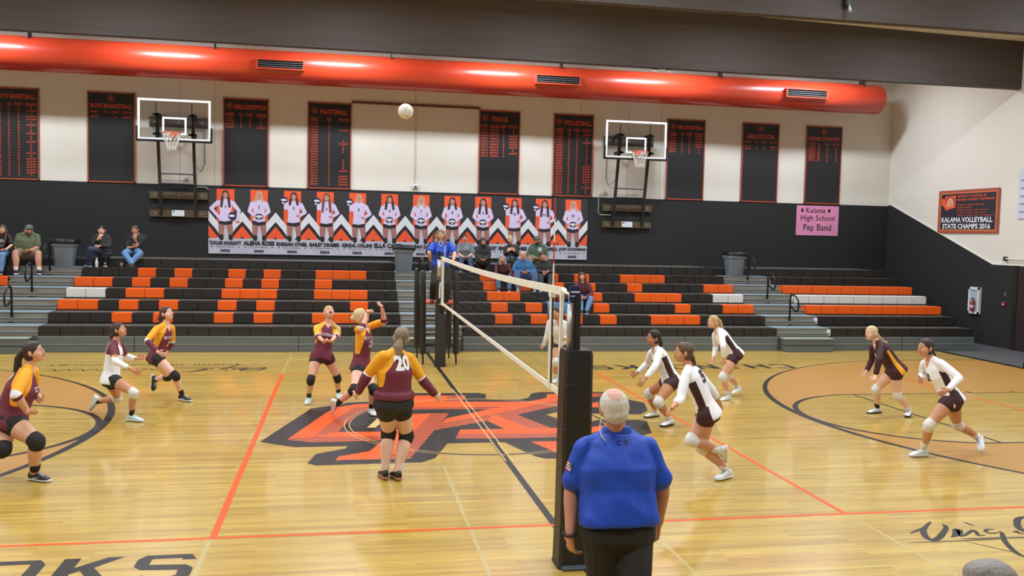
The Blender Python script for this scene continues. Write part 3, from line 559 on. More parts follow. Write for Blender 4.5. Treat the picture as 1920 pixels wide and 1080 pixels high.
tag(pp.build('paper_notice', [mat('notice_pale_blue', 'C4CDDA', .7), mat('notice_print', '8A8FA8', .7)]), 'pale blue paper notice high at the right edge', 'notice')
tr = thing('wall_rail_white', 'short white rail on the right wall at the frame edge', 'rail', (XW, 12.3, 2.32)); tr.name = 'wall_mounted_bar'
MB().tube([(XW-.06, 12.6, 2.325), (XW-.06, 11.2, 2.325)], .018, 8).build('bar', mat('white_bar', 'D8D8D4', .4), tr); MB().box((XW-.09, 12.57, 2.27), (XW, 12.63, 2.38)).build('bracket', M_slat, tr)
# fire extinguisher cabinet, alarm, switch
tc_ = thing('extinguisher_cabinet', 'white fire extinguisher cabinet on right wall', 'cabinet', (XW, 13.65, .8))
f = MB(); M_fw = mat('cabinet_white', 'DDE0E4', .4)
f.box((XW-.075, 13.45, .80), (XW-.02, 13.86, 1.52)); f.box((XW-.10, 13.45, .80), (XW-.075, 13.50, 1.52)).box((XW-.10, 13.81, .80), (XW-.075, 13.86, 1.52)).box((XW-.10, 13.45, .80), (XW-.075, 13.86, .86)).box((XW-.10, 13.45, 1.46), (XW-.075, 13.86, 1.52))
f.build('cabinet_box', M_fw, tc_); MB().box((XW-.079, 13.50, .86), (XW-.076, 13.81, 1.46)).build('recess', mat('cabinet_inside', 'A9B6C4', .3), tc_)
te = thing('fire_extinguisher', 'small red fire extinguisher inside the white cabinet', 'fire extinguisher', (XW-.13, 13.62, .87)); M_red = mat('extinguisher_red', 'A62A2A', .35)
MB().lathe([(0, 0), (.05, 0), (.055, .02), (.055, .24), (.04, .29), (.015, .31), (.015, .34), (0, .34)], (XW-.135, 13.64, .87), 16).build('tank', M_red, te, True)
MB().box((XW-.15, 13.60, 1.20), (XW-.12, 13.68, 1.225)).tube([(XW-.135, 13.60, 1.21), (XW-.14, 13.57, 1.12), (XW-.14, 13.575, .98)], .01, 6).build('valve', M_blackp := mat('black_plastic', '1A1A1A', .5), te); MB().lathe([(.056, .10), (.056, .17)], (XW-.135, 13.64, .87), 16).build('label_band', mat('white_label', 'D9D6D0', .5), te)
ta = thing('fire_alarm_pull', 'small red fire alarm pull station near right door', 'alarm', (XW, 12.58, 1.1)); MB().bbox((XW-.05, 12.53, 1.09), (XW-.02, 12.65, 1.21), .008).build('housing', M_red, ta); MB().box((XW-.06, 12.56, 1.13), (XW-.05, 12.62, 1.15)).build('handle', M_fw, ta)
tag(MB().bbox((XW-.035, 12.50, 1.35), (XW-.02, 12.60, 1.47), .004).build('switch_plate', mat('brass_plate', '6B5F4C', .4, metal=.3)), 'brownish switch plate above the red alarm station', 'switch')
tdt = thing('motion_detector', 'small white detector on the wall above the banners', 'detector', (.09, YB, 4)); MB().bbox((0, YB-.06, 3.90), (.18, YB, 4.03), .02).build('housing', M_fw, tdt); MB().tube([(.09, YB-.01, 4.03), (.09, YB-.01, 6.5)], .008, 6).build('conduit', mat('cream_conduit', 'CFC3A8', .6), tdt); MB().lathe([(0, 0), (.04, 0), (.03, .05), (0, .06)], (.09, YB-.08, 3.93), 10).build('lens', M_slat, tdt)
# ---- hoops
M_wf = mat('backboard_white_frame', 'E8EAE8', .35); M_glass = mat('backboard_glass', 'F4F8F8', .02, trans=1); M_pad = mat('backboard_pad_black', '1B1C20', .6); M_steel = mat('hoop_frame_black', '201F20', .45); M_rim = mat('rim_orange', 'D8491F', .35); M_net = mat('net_cord_white', 'D5D0C6', .7); M_plank = mat('brown_mount_plank', '584732', .65, noise=.2, scale=3, stretch=(1, 1, 8)); M_pk = mat('dark_mount_plank', '4A3A36', .6)
def hoop(cx, xl, xr, label, pipe):
    t = thing('basketball_hoop', label, 'basketball hoop', (cx, YB, 2.93), 'raised basketball hoops on the back wall')
    y, z0, z1 = 17.15, 4.936, 6.005
    b = MB(); X0, X1 = cx-.915, cx+.915; s = .055
    b.box((X0, y, z0), (X1, y+.05, z0+s)).box((X0, y, z1-s), (X1, y+.05, z1)).box((X0, y, z0+s), (X0+s, y+.05, z1-s)).box((X1-s, y, z0+s), (X1, y+.05, z1-s)); fr = b.build('board_frame', M_wf, t)
    MB().box((X0+s, y+.02, z0+s), (X1-s, y+.03, z1-s)).build('glass', M_glass, fr)
    q = MB(); a0, a1, b0, b1 = cx-.305, cx+.305, z0+.15, z0+.15+.455; w = .05
    q.box((a0, y+.012, b0), (a1, y+.018, b0+w)).box((a0, y+.012, b1-w), (a1, y+.018, b1)).box((a0, y+.012, b0+w), (a0+w, y+.018, b1-w)).box((a1-w, y+.012, b0+w), (a1, y+.018, b1-w)); q.build('target_square', M_wf, fr)
    MB().bbox((X0-.045, y-.02, z0-.045), (X1+.045, y+.07, z0+.012), .015).bbox((X0-.045, y-.02, z0-.045), (X0+.004, y+.07, z0+.36), .015).bbox((X1-.004, y-.02, z0-.045), (X1+.045, y+.07, z0+.36), .015).build('edge_pad', M_pad, fr)
    # rim, net
    r = MB(); rc = (cx, y-.38, z0+.16); ring = [(rc[0]+.228*math.cos(a), rc[1]+.228*math.sin(a), rc[2]) for a in np.linspace(0, 2*math.pi, 32, endpoint=False)]
    r.tube(ring, .011, 8, closed=True); r.box((cx-.08, y-.16, z0+.10), (cx+.08, y-.0, z0+.165)); r.box((cx-.06, y-.02, z0+.05), (cx+.06, y, z0+.2)); r.build('rim', M_rim, t, 'auto')
    n = MB()
    for k in range(12):
        for sg in (1, -1):
            pts = []
            for j in range(7):
                f = j/6; a = 2*math.pi*(k+sg*f*1.5)/12; rr = .228*(1-.48*min(1, f*1.15)); pts.append((rc[0]+rr*math.cos(a), rc[1]+rr*math.sin(a), rc[2]-.015-.42*f))
            n.tube(pts, .006, 5)
    n.build('net', M_net, t)
    # swing frame
    f_ = MB()
    for x in (xl, xr):
        f_.tube([(x, 17.79, 2.98), (x, 17.70, 3.4), (x, 17.26, 5.62)], .052, 4); f_.tube([(x-.02, 17.22, 5.0), (x-.02, 17.22, 5.9)], .012, 6)
        for zz in (5.10, 5.60): f_.box((x-.10, 17.2, zz-.03), (x+.10, 17.24, zz+.03)); f_.box((x-.03, 17.2, zz-.05), (x+.03, 17.75, zz+.05))
    f_.tube([(xl, 17.60, 3.82), (xr, 17.60, 3.82)], .03, 6); f_.tube([(xl, 17.55, 4.08), (xr, 17.55, 4.08)], .022, 6); f_.build('swing_frame', M_steel, t)
    for z_a, z_b, m_ in ((5.35, 5.61, M_pk), (3.42, 3.61, M_plank), (2.93, 3.12, M_plank)):
        pl = MB().box((cx-.75, YB-.10, z_a), (cx+.75, YB-.021 if z_a < 4 else YB-.001, z_b)).build('mounting_plank', m_, t)
        bo = MB()
        for u in (-.6, 0, .6): bo.lathe([(0, 0), (.02, 0), (.02, .015), (0, .015)], (0, 0, 0), 8); n0 = len(bo.v)-32; bo.v[n0:] = [(cx+u+v[0], YB-.10-v[2], (z_a+z_b)/2+v[1]) for v in bo.v[n0:]]
        bo.build('bolt', M_edge, pl)
    MB().bbox((cx-.17, YB-.16, 2.95), (cx+.15, YB-.101, 3.115), .006).build('control_box', M_fw, t); MB().box((cx-.14, YB-.163, 3.06), (cx-.10, YB-.16, 3.10)).build('control_hole', M_pad, t)
    MB().tube(pipe, .014, 8).build('conduit', M_edge, t)
    sx = 1 if cx < 0 else -1
    MB().tube([(xr+.2 if sx > 0 else xl-.2, YB-.02, 5.3), (xr+.22*1 if sx > 0 else xl-.22, YB-.02, 4.4), (xr+.12 if sx > 0 else xl-.14, YB-.03, 4.18), (xr+.02 if sx > 0 else xl, YB-.2, 4.3)], .008, 6).build('cable', M_slat, t)
    MB().bbox((cx+.15 if sx > 0 else xl-.28, YB-.05, 3.9), (cx+.25 if sx > 0 else xl-.18, YB, 4.0), .01).build('junction_box', mat('junction_box_grey', 'A6A397', .5), t)
hoop(-6.32, -6.77, -5.87, 'raised glass basketball hoop on the left', [(-5.87, YB-.04, 3.76), (-5.62, YB-.04, 3.76), (-5.56, YB-.04, 3.70)])
hoop(6.378, 5.93, 6.83, 'raised glass basketball hoop on the right', [(5.66, YB-.04, 3.92), (5.54, YB-.04, 3.92), (5.50, YB-.04, 3.86), (5.50, YB-.04, 3.36), (5.54, YB-.04, 3.30), (5.9, YB-.04, 3.30)])
# ================================================================ volleyball net and posts
M_tape = mat('net_tape_white', 'E6E2D2', .6, noise=.05, scale=20); M_mesh = mat('net_mesh_black', '25221E', .7)
M_padk = mat('post_pad_black_vinyl', '1F1C1A', .45, noise=.2, scale=6, bump=.25); M_sil = mat('post_aluminium', 'B4B4AE', .35, metal=.7)
t = thing('volleyball_net', 'volleyball net with white tapes crossing the court', 'net', (-.03, 4.5, 1.29))
NX, Y0, Y1 = -.03, -.36, 9.35
def ztop(y): f = (y-Y0)/(Y1-Y0); return 2.24-.045*math.sin(math.pi*f)-.02*f
def zbot(y): f = (y-Y0)/(Y1-Y0); return 1.30+.01*f+.0*math.sin(math.pi*f)
m = MB(); ys = list(np.arange(Y0, Y1, .1))
for y in ys: y = float(y); m.tube([(NX, y, zbot(y)), (NX, y, ztop(y)-.05)], .0013, 3, cap=False)
for k in range(9):
    f = (k+.5)/9; m.tube([(NX, float(y), zbot(y)+(ztop(y)-zbot(y))*f) for y in np.linspace(Y0, Y1, 24)], .0013, 3, cap=False)
m.build('mesh', M_mesh, t)
def band(fz_, h, yy0, yy1, th=.006):
    b = MB(); yy = np.linspace(yy0, yy1, 30); vs = []
    for y in yy:
        z = fz_(float(y)); vs += [(NX-th, y, z), (NX+th, y, z), (NX+th, y, z-h), (NX-th, y, z-h)]
    b.add(vs, [(4*i+k, 4*i+4+k, 4*i+4+(k+1) % 4, 4*i+(k+1) % 4) for i in range(29) for k in range(4)] + [(0, 1, 2, 3), (119, 118, 117, 116)]); return b
band(ztop, .072, Y0-.06, Y1).build('top_tape', M_tape, t); band(lambda y: zbot(y)+.03, .05, Y0, Y1).build('bottom_tape', M_tape, t)
for y in (Y0+.01, Y1-.01): MB().box((NX-.012, y-.025, 1.27), (NX+.012, y+.025, 2.22)).build('end_tape', M_tape, t)
MB().tube([(NX, Y0-.06, 2.21), (NX, Y0-.12, 2.20), (NX-.02, -.86, 2.20)], [.03, .012, .006], 8).build('rope_near', M_tape, t).name = 'tension_rope'
MB().tube([(NX, Y1, 2.19), (NX, 9.82, 2.2)], .006, 6).tube([(NX, Y1, 1.31), (NX, 9.82, 1.25)], .006, 6).build('tension_rope', M_tape, t)
MB().tube([(NX, Y0-.02, 1.3), (NX, -.86, 1.28)], .005, 6).build('tension_rope', M_tape, t)
for y in (0.02, 9.0):
    a = thing('net_antenna', 'red and white antenna on the %s net tape' % ('near' if y < 1 else 'far'), 'antenna', (NX, y, 1.25), 'net antennas')
    MB().box((NX-.016, y-.03, zbot(y)-.02), (NX-.006, y+.03, ztop(y)-.06)).build('sleeve', M_tape, a)
    for k in range(8):
        z = 2.23+k*.1 if k else 2.20
        MB().tube([(NX+.008, y, 2.23+k*.1), (NX+.008, y, 2.33+k*.1)], .007, 8).build('rod', mat('antenna_red', 'C23A2E', .4) if (k % 4 == 3 or k % 4 == 2 or k == 7) and k > 1 else M_tape, a)
    MB().tube([(NX+.008, y, 1.30), (NX+.008, y, 2.23)], .007, 8).build('lower_rod', M_mesh, a); MB().bbox((NX-.02, y-.04, 2.12), (NX+.03, y+.06, 2.18), .006).build('clamp', M_tape, a)
# near post with its thick square pad
t = thing('net_post', 'near net post in a thick square black pad', 'post', (-.05, -1.0, 0), 'net posts')
p = MB(); w = .122; px, py = -.052, -.98; vs = []; prof = [(0, .135), (.03, .128), (.4, .124), (.9, .122), (1.3, .120), (1.74, .116), (1.776, .108)]
for z, s in prof:
    for k, (a, b) in enumerate(((-1, -.8), (-.8, -1), (.8, -1), (1, -.8), (1, .8), (.8, 1), (-.8, 1), (-1, .8))): vs.append((px+a*s*(1+.02*math.sin(z*11+k)), py+b*s, z))
p.add(vs, [(i*8+k, i*8+(k+1) % 8, (i+1)*8+(k+1) % 8, (i+1)*8+k) for i in range(len(prof)-1) for k in range(8)] + [tuple(range(48, 56))]); p.build('post_pad', M_padk, t, 'auto')
for z in (.35, .75, 1.15, 1.5): MB().tube([(px-.127, py-.09, z), (px-.10, py-.127, z-.008), (px-.05, py-.129, z+.01)], .008, 5).build('pad_strap', mat('pad_strap_brown', '2E2620', .6), t)
MB().tube([(-.115, -.99, 1.70), (-.115, -.99, 2.14)], .024, 12).build('inner_tube', M_sil, t, True)
MB().bbox((-.085, -1.03, 1.70), (-.035, -.97, 2.22), .006).build('winch_tube', M_padk, t)
MB().bbox((-.122, -1.02, 2.15), (-.04, -.96, 2.29), .012).build('post_head', mat('post_head_blue', '1C2756', .45), t); MB().box((-.118, -1.023, 2.235), (-.046, -1.02, 2.247)).box((-.118, -1.023, 2.205), (-.046, -1.02, 2.211)).build('head_stripe', M_fw, t)
MB().tube([(-.08, -.99, 2.24), (-.02, -.86, 2.21)], .012, 8).build('pulley_arm', M_padk, t)
MB().bbox((-.16, -1.14, .0), (.12, -.80, .035), .01).build('base_cover', mat('base_cover_blue_grey', '5D6E80', .5), t)
# far post
t = thing('net_post', 'far net post in a round black pad', 'post', (.018, 9.88, 0), 'net posts'); t.name = 'net_post'
MB().lathe([(.125, 0), (.122, .02), (.110, .10), (.108, 1.0), (.095, 1.06)], (.018, 9.88, 0), 20).build('post_pad', M_padk, t, True)
MB().lathe([(.09, 1.0), (.075, 1.72), (.07, 1.76), (0, 1.76)], (-.01, 9.88, 0), 20).build('upper_pad', M_padk, t, True)
MB().tube([(-.035, 9.88, 1.74), (-.035, 9.88, 2.15)], .038, 14).build('inner_tube', M_sil, t, True); MB().bbox((-.07, 9.84, 2.14), (-.0, 9.92, 2.31), .01).build('post_head', M_padk, t)
MB().bbox((.0, 9.74, 1.08), (.09, 9.84, 1.36), .02).build('winch', M_padk, t); MB().tube([(-.02, 9.78, 1.70), (-.03, 9.76, 1.5), (-.03, 9.76, 1.38)], .012, 6).build('winch_handle', M_fw, t)
# referee stand
M_sto = mat('stand_platform_orange', 'C9502A', .5)
t = thing('referee_stand', 'black padded referee stand with orange platform', 'referee stand', (.05, 10.65, 0))
for (x, y) in ((-.30, 10.16), (.375, 10.16), (-.34, 11.15), (.33, 11.05)):
    l = MB().tube([(x, y, 0), (x-.01, y, .24), (x-.02, y, 1.9)], .018, 10).build('leg', M_rail, t, True)
    MB().tube([(x, y, .21), (x-.01, y, .25), (x-.02, y, 1.2), (x-.03, y, 1.86), (x-.03, y, 1.92)], [.055, .062, .062, .055, .03], 12).build('leg_pad', M_padk, l, True)
MB().bbox((-.30, 10.18, 1.225), (.37, 11.1, 1.255), .008).build('platform', M_sto, t)
for z in (.61, .905, .39): MB().tube([(-.30, 10.17, z), (.375, 10.17, z)], .012, 8).build('cross_bar', M_rail, t, True)
for z in (.3, .6, .9): MB().tube([(-.34, 11.13, z), (.33, 11.05, z)], .014, 8).build('ladder_rung', M_rail, t, True)
for x in (-.33, .345): MB().tube([(x, 10.16, 1.9), (x, 10.22, 2.12), (x, 10.6, 2.16), (x, 11.0, 2.1), (x, 11.1, 1.85)], .02, 10).build('hand_rail', M_rail, t, True)
MB().tube([(.0, 10.65, 1.23), (.0, 10.65, .75)], .018, 8).build('centre_strut', M_rail, t)
# ball
bm = bmesh.new(); bmesh.ops.create_icosphere(bm, subdivisions=4, radius=.105)
b = MB(); b.add([v.co[:] for v in bm.verts], [[v.index for v in f.verts] for f in bm.faces]); bm.free()
o = b.build('volleyball', mat('ball_white_leather', 'E6E4DC', .5, bump=.1, scale=30), smooth=True); o.location = (-1.10, 4.45, 4.32); o.rotation_euler = (.3, .5, .2); tag(o, 'white volleyball in the air above the net', 'ball')
sg_ = MB()
for ax in range(3):
    for off in (-.035, .035):
        rr = math.sqrt(.1056**2-off**2); pts = []
        for a in np.linspace(0, 2*math.pi, 40, endpoint=False):
            p = [0, 0, 0]; p[ax] = off; p[(ax+1) % 3] = rr*math.cos(a); p[(ax+2) % 3] = rr*math.sin(a); pts.append(p)
        sg_.tube(pts, .0012, 4, closed=True)
s = sg_.build('seam', mat('ball_seam_grey', '9A968C', .7)); s.parent = o

